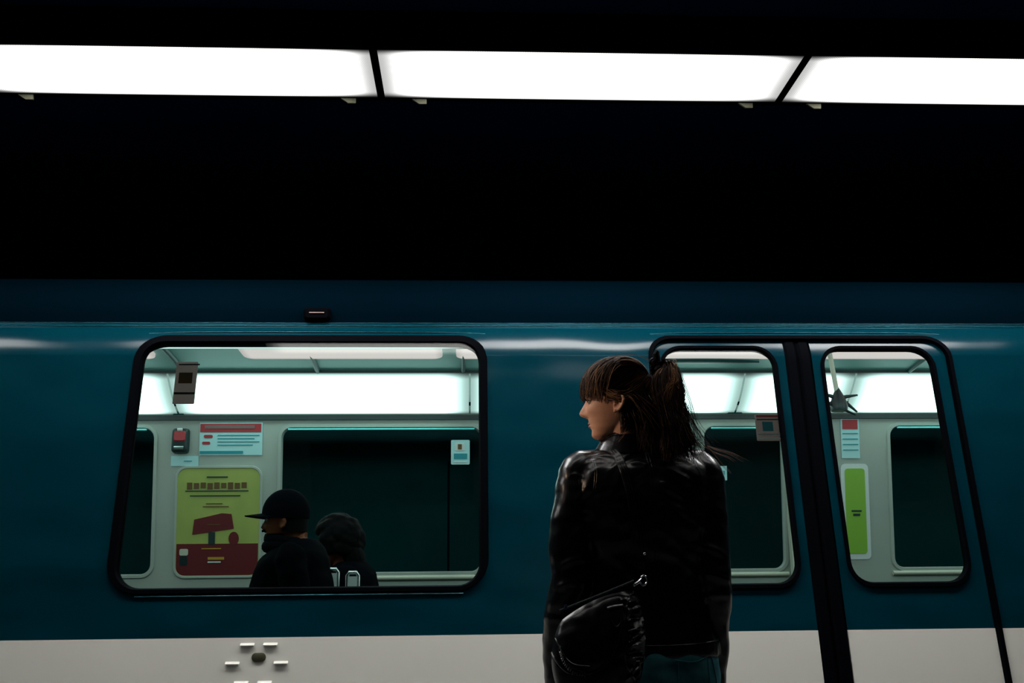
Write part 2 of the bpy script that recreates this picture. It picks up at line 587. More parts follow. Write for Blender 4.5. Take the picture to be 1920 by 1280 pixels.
# doors
dm_in = [p for p in rrect(DX0 + 0.022, DX1 - 0.022, ZB - 0.9, DZ1 - 0.020, 0.085, 8, '0011')]
dm_out = [p for p in rrect(DX0 - 0.004, DX1 + 0.004, ZB - 0.9, DZ1 + 0.006, 0.105, 8, '0011')]
ring('door_frame', dm_out, dm_in, near, -0.006, 0.05, 'rubber', CAR)
SEAM = 1.410
leaf_y = lambda z: near(z, 0.016)
for side in (0, 1):
    if side == 0:
        x0, x1, px0, px1 = DX0 + 0.012, 1.352, 0.815, 1.312
        oc = '0001'
    else:
        x0, x1, px0, px1 = 1.468, DX1 - 0.012, 1.505, 1.995
        oc = '0010'
    hole = rrect(px0 + 0.008, px1 - 0.008, 1.038, 2.020, 0.085)
    leaf = sheet('door', rrect(x0, x1, ZB, DZ1 - 0.008, 0.09, 8, oc), [hole], leaf_y, 'blue', CAR, 0.03, zc, 'lining')
    leaf['label'] = 'left door leaf, its pane half hidden behind the woman' if side == 0 else 'right door leaf with a clear pane'
    sheet('lower_panel', [(x0, -0.02), (x1, -0.02), (x1, ZB - 0.001), (x0, ZB - 0.001)], [], lambda z: leaf_y(z) - 0.002, 'white', leaf, 0.03, None, 'lining')
    po = rrect(px0 - 0.006, px1 + 0.006, 1.022, 2.029, 0.10)
    pi = rrect(px0 + 0.014, px1 - 0.014, 1.045, 2.011, 0.08)
    g = ring('door_gasket', po, pi, lambda z: (flat(z) if z < 1.95 else max(flat(z), near(z) - 0.012)) + 0.014, -0.008, 0.022, 'rubber', leaf)
    pane('door_pane', rrect(px0 + 0.004, px1 - 0.004, 1.036, 2.018, 0.085), flat, 0.022, 0.006, 'glass', leaf)
    # rubber closing edge of the leaf
    ex0, ex1 = (x1, SEAM - 0.0015) if side == 0 else (SEAM + 0.0015, x0)
    rows = []
    for k in range(60):
        z = -0.02 + (DZ1 - 0.02 + 0.02) * k / 59
        y = leaf_y(z)
        c = (ex0 + ex1) / 2
        hw = (ex1 - ex0) / 2
        rows.append([(c + dx * hw, y + dy, z) for dx, dy in ((-1, 0.03), (1, 0.03), (1, 0.008), (0.6, -0.006), (-0.6, -0.006), (-1, 0.004))])
    MB().loft(rows).build('edge_rubber', 'rubber', leaf)
    if side == 0:
        LEFT_LEAF = leaf

# side posts: dark recess line at the right of the door
# emblem: vent holes pressed into the white band
EX, EZ = -0.769, 0.797
eo = MB()
rows = []
for off, s_ in ((0.0, 1.0), (-0.004, 1.0), (-0.006, 0.7)):
    rows.append([(EX + x * s_, near(EZ) - 0.003 + off, EZ + z * s_) for x, z in rrect(-0.026, 0.026, -0.016, 0.016, 0.015, 5)])
eo.loft(rows)
emb = eo.build('vent_plug', 'brass', CAR)
for dx, dz in ((-0.045, 0.047), (0.040, 0.047), (-0.095, -0.018), (0.083, -0.018), (-0.057, -0.086), (0.028, -0.086)):
    mb = MB()
    x, z = EX + dx, EZ + dz
    y = near(z) - 0.002
    mb.add([(x - 0.026, y, z + 0.004), (x + 0.026, y, z + 0.004), (x + 0.026, y - 0.010, z - 0.004), (x - 0.026, y - 0.010, z - 0.004),
            (x - 0.022, y - 0.009, z - 0.006), (x + 0.022, y - 0.009, z - 0.006), (x + 0.022, y, z - 0.008), (x - 0.022, y, z - 0.008)],
           [(0, 1, 2, 3), (3, 2, 5, 4), (4, 5, 6, 7), (0, 3, 4, 7), (1, 6, 5, 2), (0, 7, 6, 1)])
    mb.build('vent_louvre', 'white', emb, smooth=False)

# ---- far side
FY = lambda z: far(z)
FWX = [(-3.62, -1.945), (-1.170, 0.10), (2.73, 4.16)]
FZ0, FZ1 = 1.105, 2.012
FD = [(1.53 - 0.62, 1.53 - 0.62 + 0.01), ]
fholes = [rrect(a, b, FZ0, FZ1, 0.07) for a, b in FWX]
fdoor = [(0.845, 1.365), (1.515, 2.035)]
fholes += [rrect(a, b, FZ0, FZ1, 0.07) for a, b in fdoor]
sheet('inner_wall', [(XA, -0.05), (XB, -0.05), (XB, 2.062), (XA, 2.062)], fholes, FY, 'lining', CAR, 0.04, None, 'blue', dirn=1.0)
for a, b in FWX + fdoor:
    po = rrect(a - 0.020, b + 0.020, FZ0 - 0.018, FZ1 + 0.020, 0.085)
    pi = rrect(a + 0.012, b - 0.012, FZ0 + 0.010, FZ1 - 0.012, 0.06)
    g = ring('inner_window', po, pi, FY, -0.012, 0.03, 'lining', CAR)
    MB().tube([(a + 0.05, far(FZ1) - 0.020, FZ1 - 0.020), (b - 0.05, far(FZ1) - 0.020, FZ1 - 0.020)], 0.006, 8).build('window_bead', 'bead', g)  # thin tube standing in for the cove reflection along the pane top
    pane('inner_pane', rrect(a + 0.004, b - 0.004, FZ0 + 0.004, FZ1 - 0.004, 0.065), FY, 0.02, 0.006, 'farglass', g)
MB().box((-0.120, far(1.5) - 0.004, FZ0 + 0.01), (-0.106, far(1.5) + 0.02, 1.80)).build('inner_mullion', 'rubber', CAR, smooth=False)
# sills under the far windows
for a, b in FWX[1:] + [(0.845, 2.035)]:
    mb = MB()
    mb.tube([(a - 0.01, far(1.083) - 0.012, 1.079), (b + 0.01, far(1.083) - 0.012, 1.079)], 0.014, 10)
    mb.build('inner_sill', 'cream', CAR)
# door edge mullion of the far doors
MB().box((2.045, far(1.5) - 0.05, -0.05), (2.10, far(1.5) - 0.0, 2.04)).build('inner_post', 'cream', CAR, smooth=False)
# black ledge beneath the cove
MB().box((XA, far(2.06) - 0.02, 2.052), (XB, far(2.06) + 0.05, 2.080)).build('inner_ledge', 'darkgreen', CAR, smooth=False)
# cove light panels, far and near side
CV = [(far(2.08) - 0.015, 2.083), (5.965, 2.288)]
cseams = [-4.15, -3.25, -1.80, 0.02, 1.72, 2.42, 4.75]
for sidec in (0, 1):
    for k in range(len(cseams) - 1):
        a, b = cseams[k] + 0.006, cseams[k + 1] - 0.006
        (ya, za), (yb, zb) = CV
        if sidec:
            ya, yb, za = 4.20, 4.42, 2.038
        lx, ly = (b - a) / 2, 0.5 * math.hypot(yb - ya, zb - za)
        me = bpy.data.meshes.new('light_panel')
        # bowed panel in its own frame
        rows = []
        V, F = [], []
        NX, NY = 12, 8
        for j in range(NY + 1):
            t_ = -1 + 2 * j / NY
            for i in range(NX + 1):
                V.append((-lx + 2 * lx * i / NX, t_ * ly, 0.022 * (1 - t_ * t_)))
        for j in range(NY):
            for i in range(NX):
                q = j * (NX + 1) + i
                F.append((q, q + 1, q + NX + 2, q + NX + 1))
        me.from_pydata(V, [], F)
        me.materials.append(lamp_mat('cove_diffuser_lit', (0.70, 1.0, 0.94), COVE_LAMP, lx, ly, end=0.20, side=0.05, low=0.16))
        o = bpy.data.objects.new('light_panel', me)
        COL.objects.link(o)
        o.parent = CAR
        ex = Vector((1, 0, 0))
        ey = Vector((0, yb - ya, zb - za)).normalized()
        ez = ex.cross(ey)
        if ez.y * (1 if sidec else -1) < 0:
            ez = -ez
            ex = -ex
        mw = Matrix(((ex.x, ey.x, ez.x, (a + b) / 2), (ex.y, ey.y, ez.y, (ya + yb) / 2), (ex.z, ey.z, ez.z, (za + zb) / 2), (0, 0, 0, 1)))
        o.matrix_parent_inverse = WORLD['metro_car'].inverted()
        o.matrix_local = WORLD['metro_car'].inverted() @ mw
        o.matrix_parent_inverse = Matrix.Identity(4)
        o.matrix_basis = WORLD['metro_car'].inverted() @ mw
# cove back housing
for sidec in (0, 1):
    q = (lambda y: y) if not sidec else (lambda y: 4.16 + (6.27 - y))
    mb = MB()
    mb.add([(XA, q(6.27), 2.075), (XB, q(6.27), 2.075), (XA, q(5.98), 2.33), (XB, q(5.98), 2.33), (XA, q(6.275), 2.11), (XB, q(6.275), 2.11)],
           [(0, 1, 3, 2), (0, 2, 4), (1, 5, 3), (2, 3, 5, 4), (0, 4, 5, 1)])
    mb.build('cove_housing', 'lining', CAR, smooth=False)
    y0, y1 = sorted((q(5.975), q(5.945)))
    MB().box((XA, y0, 2.288), (XB, y1, 2.302)).build('cove_trim', 'darkgreen', CAR, smooth=False)
# interior ceiling
def ceil_z(y):
    return 2.365 - 0.36 * ((y - 5.18) / 0.78) ** 2 * 0.17
mb = MB()
CYS = [4.40 + (5.96 - 4.40) * k / 24 for k in range(25)]
V = []
for y in CYS:
    V += [(XA, y, ceil_z(y)), (XB, y, ceil_z(y)), ]
mb.add(V, [(2 * i, 2 * i + 1, 2 * i + 3, 2 * i + 2) for i in range(24)])
mb.build('inner_ceiling', 'ceil', CAR)
for x in (-3.3, -1.70, -0.90, -0.02, 0.85, 1.95, 2.75, 3.7):
    pts = [(x, y, ceil_z(y) - 0.004) for y in CYS]
    MB().tube(pts, 0.016, 8).build('ceiling_rib', 'rib', CAR)
# flush ceiling lamps
clm = None
for a, b in ((-3.2, -1.78), (-1.28, -0.14), (-0.06, 0.78), (0.93, 1.88), (2.02, 3.6)):
    for (ya, yb) in ((5.20, 5.70), (4.66, 5.16)):
        if ya < 5.18:
            pass
        lx, ly = (b - a) / 2, (yb - ya) / 2
        zc_ = ceil_z((ya + yb) / 2) - 0.02
        me = bpy.data.meshes.new('ceiling_lamp')
        pts = rrect(-lx, lx, -ly, ly, 0.06, 6)
        n_ = len(pts)
        dz = [ceil_z((ya + yb) / 2 + p[1]) - 0.006 - zc_ for p in pts]
        me.from_pydata([(p[0], p[1], d - 0.012) for p, d in zip(pts, dz)] + [(p[0], p[1], d + 0.004) for p, d in zip(pts, dz)], [],
                       [tuple(range(n_))[::-1], tuple(range(n_, 2 * n_))] + [(i, (i + 1) % n_, n_ + (i + 1) % n_, n_ + i) for i in range(n_)])
        me.materials.append(lamp_mat('ceiling_lamp_lit', (1.0, 0.90, 0.86), CAR_CEILING_LAMP, lx, ly, end=0.05, side=0.03, low=0.75))
        o = bpy.data.objects.new('ceiling_lamp', me)
        COL.objects.link(o)
        o.parent = CAR
        o.matrix_basis = WORLD['metro_car'].inverted() @ Matrix.Translation(((a + b) / 2, (ya + yb) / 2, zc_))
# car floor, ends, far outside skin already the inner wall's back
MB().box((XA, near(0) + 0.02, -0.06), (XB, far(0) - 0.0, 0.0)).build('inner_floor', 'rubber', CAR, smooth=False)
for x in (XA, XB - 0.03):
    z_ = [-0.05 + 0.1 * k for k in range(22)]
    pts = [(near(z), z) for z in z_] + [(far(z), z) for z in z_[::-1]]
    n_ = len(pts)
    mb = MB()
    mb.add([(x, y, z) for y, z in pts] + [(x + 0.03, y, z) for y, z in pts], [tuple(range(n_)), tuple(range(n_, 2 * n_))[::-1]] + [(i, (i + 1) % n_, n_ + (i + 1) % n_, n_ + i) for i in range(n_)])
    mb.build('end_wall', 'lining', CAR, smooth=False)
# underframe and wheels (below the platform edge)
MB().box((XA, 4.0, -0.75), (XB, 6.3, -0.06)).build('underframe', 'blackpaint', CAR, smooth=False)
for x in (-3.2, -1.6, 2.2, 3.8):
    MB().tube([(x, 4.15, -0.78), (x, 4.42, -0.78)], 0.42, 28).build('wheel', 'rubber', CAR)
    MB().tube([(x, 5.95, -0.78), (x, 6.22, -0.78)], 0.42, 28).build('wheel', 'rubber', CAR)

# ceiling handrail fitting seen through the left door pane: a flat dark oval
mb = MB()
rows = []
for k in range(13):
    t_ = -1 + 2 * k / 12
    w = math.sqrt(max(0.0, 1 - t_ * t_)) * 0.05 + 0.002
    rows.append([(1.36 + t_ * 0.36, 5.66 + w * math.cos(a), 2.300 + 0.012 * math.sin(a)) for a in [2 * math.pi * q / 10 for q in range(10)]])
mb.loft(rows)
mb.build('ceiling_vent', 'rib', CAR)
# cove joints: small pointed cover plates at the seams
for x, w in ((-1.80, 0.035), (1.72, 0.05)):
    mb = MB()
    y, z = CV[0]
    mb.add([(x - w, y - 0.012, z), (x + w, y - 0.012, z), (x, y - 0.055, z + 0.055), (x - w, y + 0.01, z), (x + w, y + 0.01, z), (x, y - 0.03, z + 0.06)],
           [(0, 1, 2), (3, 5, 4), (0, 2, 5, 3), (1, 4, 5, 2), (0, 3, 4, 1)])
    mb.build('joint_cover', 'rib', CAR, smooth=False)
# grab pole with branching bracket seen through the right door pane
gp = MB().tube([(2.02, 5.35, 2.36), (2.05, 5.35, 2.06)], 0.013, 12).build('grab_pole', 'cream', CAR)
bk = MB()
bc = Vector((2.055, 5.35, 2.02))
bk.loft([[(bc.x + r_ * math.cos(a), bc.y + r_ * math.sin(a), bc.z + h_) for a in [2 * math.pi * q / 10 for q in range(10)]] for r_, h_ in ((0.006, 0.065), (0.024, 0.03), (0.040, -0.005), (0.05, -0.045), (0.045, -0.07))])
for dx, dz, dx2, dz2 in ((-0.05, 0.018, -0.10, 0.014), (0.05, 0.012, 0.11, 0.020), (-0.05, -0.03, -0.11, -0.04), (0.05, -0.03, 0.10, -0.075), (0.0, -0.05, 0.09, -0.09)):
    bk.tube([bc, bc + Vector((dx, 0, dz)), bc + Vector((dx2, 0.0, dz2))], [0.014, 0.010, 0.005], 8)
bk.build('bracket', 'darkgreen', gp)

# ---- stickers, signs and adverts inside
def fcard(name, x0, x1, z0, z1, m, parent=None, off=0.0, r=0.0, lab=None):
    o = card(name, x0, x1, z0, z1, FY, -0.003 - off, m, parent or CAR, r)
    if lab:
        o['label'] = lab
    return o
# emergency handle box
eh = MB()
rows = []
for off, s_ in ((0.0, 1.0), (-0.035, 0.95), (-0.045, 0.8)):
    rows.append([(-1.785 + x * s_, far(1.93) + off, 1.925 + z * s_) for x, z in rrect(-0.052, 0.052, -0.078, 0.078, 0.02, 5)])
eh.loft(rows)
EHB = eh.build('emergency_handle', 'black', CAR)
EHB['label'] = 'small red and grey emergency handle box'
rows = []
for off, s_ in ((-0.044, 1.0), (-0.052, 0.85)):
    rows.append([(-1.785 + x * s_, far(1.95) + off, 1.95 + z * s_) for x, z in rrect(-0.036, 0.036, -0.032, 0.032, 0.01, 4)])
MB().loft(rows).build('red_cover', 'red', EHB)
MB().tube([(-1.815, far(1.9) - 0.05, 1.878), (-1.755, far(1.9) - 0.05, 1.878)], 0.010, 8).build('pull_bar', 'steel', EHB)
MB().tube([(-1.80, far(1.99) - 0.04, 1.99), (-1.77, far(1.99) - 0.04, 1.99)], 0.010, 8).build('pull_tab', 'paperwhite', EHB)
# label beneath it
s1 = fcard('sticker', -1.845, -1.675, 1.770, 1.832, 'paper', off=0.001, lab='pale blue label under the emergency handle')
fcard('print', -1.765, -1.715, 1.798, 1.803, 'teal', s1, off=0.004)
# notice with red header
s2 = fcard('notice', -1.672, -1.282, 1.836, 2.038, 'paper', off=0.001, lab='notice with red header and blue text lines')
fcard('header', -1.668, -1.290, 1.978, 2.030, 'red', s2, off=0.004)
fcard('header_text', -1.640, -1.330, 2.000, 2.020, 'paperpink', s2, off=0.007)
for k, (xa, xb) in enumerate(((-1.56, -1.30), (-1.56, -1.33), (-1.56, -1.30), (-1.56, -1.34))):
    fcard('text_line', xa, xb, 1.956 - 0.020 * k, 1.961 - 0.020 * k, 'teal', s2, off=0.004)
fcard('pictogram', -1.645, -1.590, 1.942, 1.962, 'red', s2, off=0.004, r=0.009)
fcard('pictogram', -1.655, -1.605, 1.902, 1.920, 'red', s2, off=0.004, r=0.008)
fcard('footer', -1.668, -1.40, 1.845, 1.862, 'teal', s2, off=0.004)
# yellow and maroon advert
ad = fcard('advert', -1.800, -1.290, 1.100, 1.755, 'yellow', off=0.004, r=0.06, lab='yellow green advert with a dark red base and rounded corners')
ring('advert_frame', rrect(-1.815, -1.275, 1.085, 1.770, 0.07), rrect(-1.798, -1.292, 1.102, 1.753, 0.058), FY, -0.014, 0.0, 'lining', ad)
pane('base_block', rrect(-1.795, -1.295, 1.105, 1.295, 0.05, 6, '1100'), FY, -0.0105, 0.002, 'maroon', ad)
fcard('text_line', -1.62, -1.49, 1.697, 1.705, 'black', ad, off=0.0075)
for k in range(9):
    xa = -1.74 + 0.042 * k
    fcard('letter', xa, xa + 0.032, 1.625 + 0.004 * (k % 3), 1.668 - 0.003 * (k % 2), 'brown', ad, off=0.0075)
fcard('text_line', -1.75, -1.36, 1.613, 1.619, 'black', ad, off=0.0075)
fcard('text_line', -1.72, -1.41, 1.583, 1.590, 'black', ad, off=0.0075)
fcard('text_line', -1.62, -1.52, 1.535, 1.541, 'brown', ad, off=0.0075)
fcard('text_line', -1.64, -1.48, 1.517, 1.523, 'brown', ad, off=0.0075)
pane('placard', [(-1.700, 1.350), (-1.445, 1.385), (-1.462, 1.475), (-1.520, 1.480), (-1.690, 1.442)], FY, -0.0125, 0.002, 'maroon', ad)
fcard('placard_text', -1.61, -1.53, 1.408, 1.413, 'brown', ad, off=0.011)
fcard('placard_post', -1.600, -1.560, 1.29, 1.365, 'black', ad, off=0.0085)
pane('round_figure', [(-1.445 + 0.032 * math.cos(a), 1.325 + 0.042 * math.sin(a)) for a in [2 * math.pi * k / 16 for k in range(16)]], FY, -0.0125, 0.002, 'maroon', ad)
pane('bottle_top', rrect(-1.775, -1.722, 1.225, 1.265, 0.01, 3), FY, -0.013, 0.002, 'cream', ad)
pane('bottle_base', rrect(-1.772, -1.726, 1.165, 1.222, 0.01, 3), FY, -0.013, 0.002, 'darkgreen', ad)
fcard('gold_text', -1.64, -1.52, 1.262, 1.268, 'gold', ad, off=0.011)
fcard('gold_text', -1.60, -1.50, 1.198, 1.214, 'gold', ad, off=0.011)
fcard('white_text', -1.60, -1.52, 1.180, 1.188, 'paperwhite', ad, off=0.011)
# sticker on far window, top right
s3 = card('sticker', -0.098, 0.020, 1.772, 1.925, FY, -0.004, 'paper', CAR, 0.008)
s3['label'] = 'pale blue sticker in the upper corner of the far window'
card('print', -0.072, -0.012, 1.858, 1.905, FY, -0.007, 'paperwhite', s3)
card('print_text', -0.055, -0.030, 1.866, 1.898, FY, -0.010, 'brown', s3)
card('print_text', -0.080, 0.004, 1.806, 1.840, FY, -0.007, 'teal', s3)
card('print_text', -0.080, 0.004, 1.785, 1.790, FY, -0.007, 'paperwhite', s3)
# signs seen through the right door
s4 = fcard('notice', 2.415, 2.535, 1.800, 2.050, 'paper', off=0.001, lab='narrow notice with red top beside the far door')
fcard('header', 2.425, 2.525, 1.985, 2.045, 'red', s4, off=0.004)
for k in range(4):
    fcard('text_line', 2.425, 2.525, 1.955 - 0.035 * k, 1.960 - 0.035 * k, 'teal', s4, off=0.004)
s5 = fcard('advert', 2.405, 2.585, 1.165, 1.765, 'paperwhite', off=0.001, r=0.03, lab='lime green advert in a pale frame')
fcard('green_print', 2.430, 2.560, 1.200, 1.735, 'lime', s5, off=0.004, r=0.02)
fcard('print_text', 2.465, 2.53, 1.462, 1.472, 'black', s5, off=0.007)
fcard('print_text', 2.475, 2.52, 1.436, 1.450, 'black', s5, off=0.007)
# stickers on the near glass (inside face)
s6 = card('sticker', -1.195, -1.108, 1.775, 1.955, flat, 0.018, 'paperpink', WIN, 0.004)
s6['label'] = 'dull pink sticker with a brown square'
card('print', -1.180, -1.125, 1.862, 1.908, flat, 0.015, 'brown', s6)
card('print_line', -1.193, -1.110, 1.815, 1.824, flat, 0.015, 'black', s6)
card('print_line', -1.185, -1.100, 1.940, 1.946, flat, 0.015, 'black', s6)
s7 = card('sticker', 1.200, 1.302, 1.615, 1.728, flat, 0.034, 'paperpink', LEFT_LEAF, 0.004)
s7['label'] = 'red and white square sticker with a dark centre'
for z0, z1, mm in ((1.716, 1.724, 'red'), (1.703, 1.708, 'black'), (1.636, 1.648, 'paperwhite'), (1.641, 1.644, 'red'), (1.622, 1.627, 'paperwhite')):
    card('print_line', 1.206, 1.298, z0, z1, flat, 0.031, mm, s7)
card('print', 1.228, 1.272, 1.656, 1.696, flat, 0.031, 'teal', s7)
s8 = fcard('sticker', 1.60, 1.665, 1.665, 1.755, 'paper', off=0.0, lab='small teal sticker on the far door pane')
fcard('print', 1.615, 1.65, 1.70, 1.725, 'teal', s8, off=0.003)

# ---- seats in the car
def seat(x, y, w, face=1):
    s = 0.45
    g = MB()
    rows = []
    for z, e in ((0.36, -0.02), (0.40, 0.0), (0.45, 0.0), (0.47, -0.03)):
        rows.append([(x + px, y + py, z) for px, py in rrect(-0.22 - e, 0.22 + e, -w / 2 - e, w / 2 + e, 0.05, 4)])
    g.loft(rows)
    st = g.build('car_seat', 'seat', CAR)
    b = MB()
    rows = []
    for z, dx, hw in ((0.45, 0.20, 0.03), (0.75, 0.235, 0.03), (0.94, 0.27, 0.025), (0.965, 0.275, 0.012)):
        rows.append([(x + face * dx + px, y + py, z) for px, py in rrect(-hw, hw, -w / 2, w / 2, min(hw * 0.9, 0.02), 4)])
    b.loft(rows)
    b.build('backrest', 'seat', st)
    MB().box((x - 0.15, y - w / 2 + 0.05, 0.0), (x + 0.15, y + w / 2 - 0.05, 0.36)).build('base', 'blackpaint', st, smooth=False)
    return st
S1 = seat(-0.72, 4.86, 0.98)
S2 = seat(0.10, 4.86, 0.98)
for px, zt, w_ in ((-0.607, 1.118, 0.030), (-0.510, 1.103, 0.024)):
    h = MB()
    h.tube([(px - w_, 4.62, 0.94), (px - w_, 4.62, zt - 0.012), (px - w_ + 0.008, 4.62, zt), (px + w_ - 0.008, 4.62, zt), (px + w_, 4.62, zt - 0.012), (px + w_, 4.62, 0.94)], 0.009, 10)
    hh = h.build('grab_handle', 'steel', S1)
    MB().box((px - w_ + 0.004, 4.604, 1.00), (px + w_ - 0.004, 4.612, zt - 0.016)).build('handle_plate', 'paperwhite', hh, smooth=False)

# ------------------------------------------------------------------ people
def catmull(pts, n):
    P = [np.array(p, float) for p in pts]
    P = [2 * P[0] - P[1]] + P + [2 * P[-1] - P[-2]]
    out = []
    for i in range(1, len(P) - 2):
        for k in range(n):
            t = k / n
            a, b, c, d = P[i - 1:i + 3]
            out.append(0.5 * ((2 * b) + (-a + c) * t + (2 * a - 5 * b + 4 * c - d) * t * t + (-a + 3 * b - 3 * c + d) * t ** 3))
    out.append(P[-2])
    return out


def limb(mb, pts, rad, n=16, sub=5, flat=1.0):
    q = catmull([tuple(p) + (r,) for p, r in zip(pts, rad)], sub)
    mb.tube([p[:3] for p in q], [max(0.001, p[3]) for p in q], n, flat=flat)


def tors(mb, rows, yaw=0.0, n=40, sub=4):
    """rows: z, cx, cy, hx, hy, power"""
    q = catmull(rows, sub)
    R_ = []
    for z, cx, cy, hx, hy, pw in q:
        row = []
        for k in range(n):
            a = 2 * math.pi * k / n
            c, s = math.cos(a), math.sin(a)
            x = hx * math.copysign(abs(c) ** (2 / pw), c)
            y = hy * math.copysign(abs(s) ** (2 / pw), s)
            row.append((cx + x * math.cos(yaw) - y * math.sin(yaw), cy + x * math.sin(yaw) + y * math.cos(yaw), z))
        R_.append(row)
    mb.loft(R_)


def remesh(mb, voxel, smooth_it=2, fac=0.5):
    me = bpy.data.meshes.new('tmp')
    me.from_pydata(mb.v, [], mb.f)
    bm = bmesh.new()
    bm.from_mesh(me)
    bmesh.ops.recalc_face_normals(bm, faces=bm.faces)
    bm.to_mesh(me)
    bm.free()
    o = bpy.data.objects.new('tmp', me)
    COL.objects.link(o)
    r = o.modifiers.new('r', 'REMESH')
    r.mode = 'VOXEL'
    r.voxel_size = voxel
    if smooth_it:
        s = o.modifiers.new('s', 'SMOOTH')
        s.factor = fac
        s.iterations = smooth_it
    dg = bpy.context.evaluated_depsgraph_get()
    dg.update()
    out = bpy.data.meshes.new_from_object(o.evaluated_get(dg))
    bpy.data.objects.remove(o)
    return out


PROF_Z = np.array([0, .005, .011, .020, .028, .034, .038, .042, .047, .053, .060, .070, .085, .10, .110, .120, .135, .150, .170, .185, .198, .208, .214])
PROF_F = np.array([.054, .066, .0715, .0710, .0700, .0745, .0775, .0735, .0795, .0795, .0775, .0795, .0820, .082, .0825, .0875, .0895, .086, .075, .061, .042, .022, .004])
BACK_Z = np.array([0, .010, .020, .040, .060, .090, .120, .150, .175, .190, .205, .214])
BACK_B = np.array([.030, .005, -.020, -.052, -.072, -.088, -.096, -.095, -.080, -.064, -.038, -.012])
WID_Z = np.array([0, .010, .030, .050, .070, .090, .110, .140, .165, .185, .200, .210, .214])
WID_W = np.array([.020, .034, .049, .058, .0645, .069, .0725, .0745, .070, .057, .040, .022, .008])
BASE_Z = np.array([0, .010, .022, .035, .050, .064, .075])
BASE_F = np.array([.054, .0645, .069, .0710, .0740, .0775, .0805])
NOSE_Z = np.array([.057, .0605, .064, .068, .074, .081, .090, .100, .109, .116])
NOSE_N = np.array([.0, .005, .015, .0225, .0250, .0210, .0150, .009, .004, .0])


def head_pts(NZ=110, NA=128):
    zs = np.linspace(0.0, 0.2139, NZ)
    rows = []
    for z in zs:
        F0 = np.interp(z, PROF_Z, PROF_F)
        F = float(np.interp(z, BASE_Z, BASE_F)) if z < 0.075 else F0
        B = np.interp(z, BACK_Z, BACK_B)
        W = np.interp(z, WID_Z, WID_W)
        uc, A = (F + B) / 2, (F - B) / 2
        N = np.interp(z, NOSE_Z, NOSE_N)
        sig = np.interp(z, [.060, .070, .080, .095, .112], [.0150, .0125, .0095, .0065, .0080])
        pw = np.interp(z, [0, .05, .1, .214], [2.0, 2.25, 2.3, 2.05])
        row = []
        for k in range(NA):
            a = 2 * math.pi * k / NA
            # denser at the front
            a = a - 0.45 * math.sin(a)
            c, s_ = math.cos(a), math.sin(a)
            u = uc + A * math.copysign(abs(c) ** (2 / pw), c)
            s = W * math.copysign(abs(s_) ** (2 / pw), s_)
            if c > 0:
                g = math.exp(-(s / sig) ** 2)
                u += (F0 - F) * math.exp(-(s / (0.0185 if z > 0.036 else 0.024)) ** 2)
                u += N * g
                # eye sockets, cheek, lips
                for e in (-1, 1):
                    u -= 0.0105 * math.exp(-((s - e * 0.030) / 0.0145) ** 2 - ((z - 0.104) / 0.0105) ** 2)
                    u += 0.0045 * math.exp(-((s - e * 0.036) / 0.020) ** 2 - ((z - 0.080) / 0.018) ** 2)
                    u += 0.0025 * math.exp(-((s - e * 0.028) / 0.020) ** 2 - ((z - 0.119) / 0.006) ** 2)
            row.append((u, s, z))
        rows.append(row)
    return rows


def ear_add(mb, T, e=1, sc=1.0):
    """Ear made of plate, helix, antihelix, lobe; e: side sign."""
    def P(u, s, z):
        return T(u, e * s, z)
    c = (-0.008, 0.0715, 0.084)
    # tilted frame: up leans back
    def L(a, b, o):
        return P(c[0] - 0.20 * b + a * 0.78, c[1] + o + 0.30 * max(0.0, -a), c[2] + b * 0.82 + 0.15 * a)
    hel = [(0.010, 0.004, 0.003), (0.012, 0.016, 0.008), (0.006, 0.027, 0.012), (-0.006, 0.029, 0.015), (-0.015, 0.020, 0.016), (-0.017, 0.006, 0.015), (-0.013, -0.008, 0.013), (-0.005, -0.018, 0.010), (0.004, -0.022, 0.007)]
    q = catmull([L(*p) for p in hel], 5)
    mb.tube(q, [0.0036 * sc] * len(q), 8)
    ant = [(-0.002, 0.018, 0.010), (-0.009, 0.008, 0.012), (-0.008, -0.005, 0.011), (0.0, -0.012, 0.009)]
    q = catmull([L(*p) for p in ant], 5)
    mb.tube(q, [0.0028 * sc] * len(q), 8)
    q = catmull([L(*p) for p in [(0.003, -0.014, 0.007), (0.004, -0.021, 0.007), (0.008, -0.026, 0.004)]], 4)
    mb.tube(q, [0.004 * sc, 0.005 * sc, 0.0055 * sc, 0.006 * sc, 0.006 * sc, 0.0055 * sc, 0.005 * sc, 0.004 * sc, 0.003 * sc][:len(q)], 8)
    q = catmull([L(*p) for p in [(0.012, 0.002, 0.003), (0.010, -0.006, 0.006), (0.010, -0.014, 0.004)]], 4)
    mb.tube(q, [0.0032 * sc] * len(q), 8)
    # back plate
    rows = []
    for s_, o in ((0.96, 0.0), (0.92, 0.007)):
        rows.append([L(-0.002 + 0.0135 * s_ * math.cos(a), 0.002 + 0.025 * s_ * math.sin(a), o + (0.004 if math.cos(a) < 0 else -0.004)) for a in [2 * math.pi * k / 20 for k in range(20)]])
    mb.loft(rows)


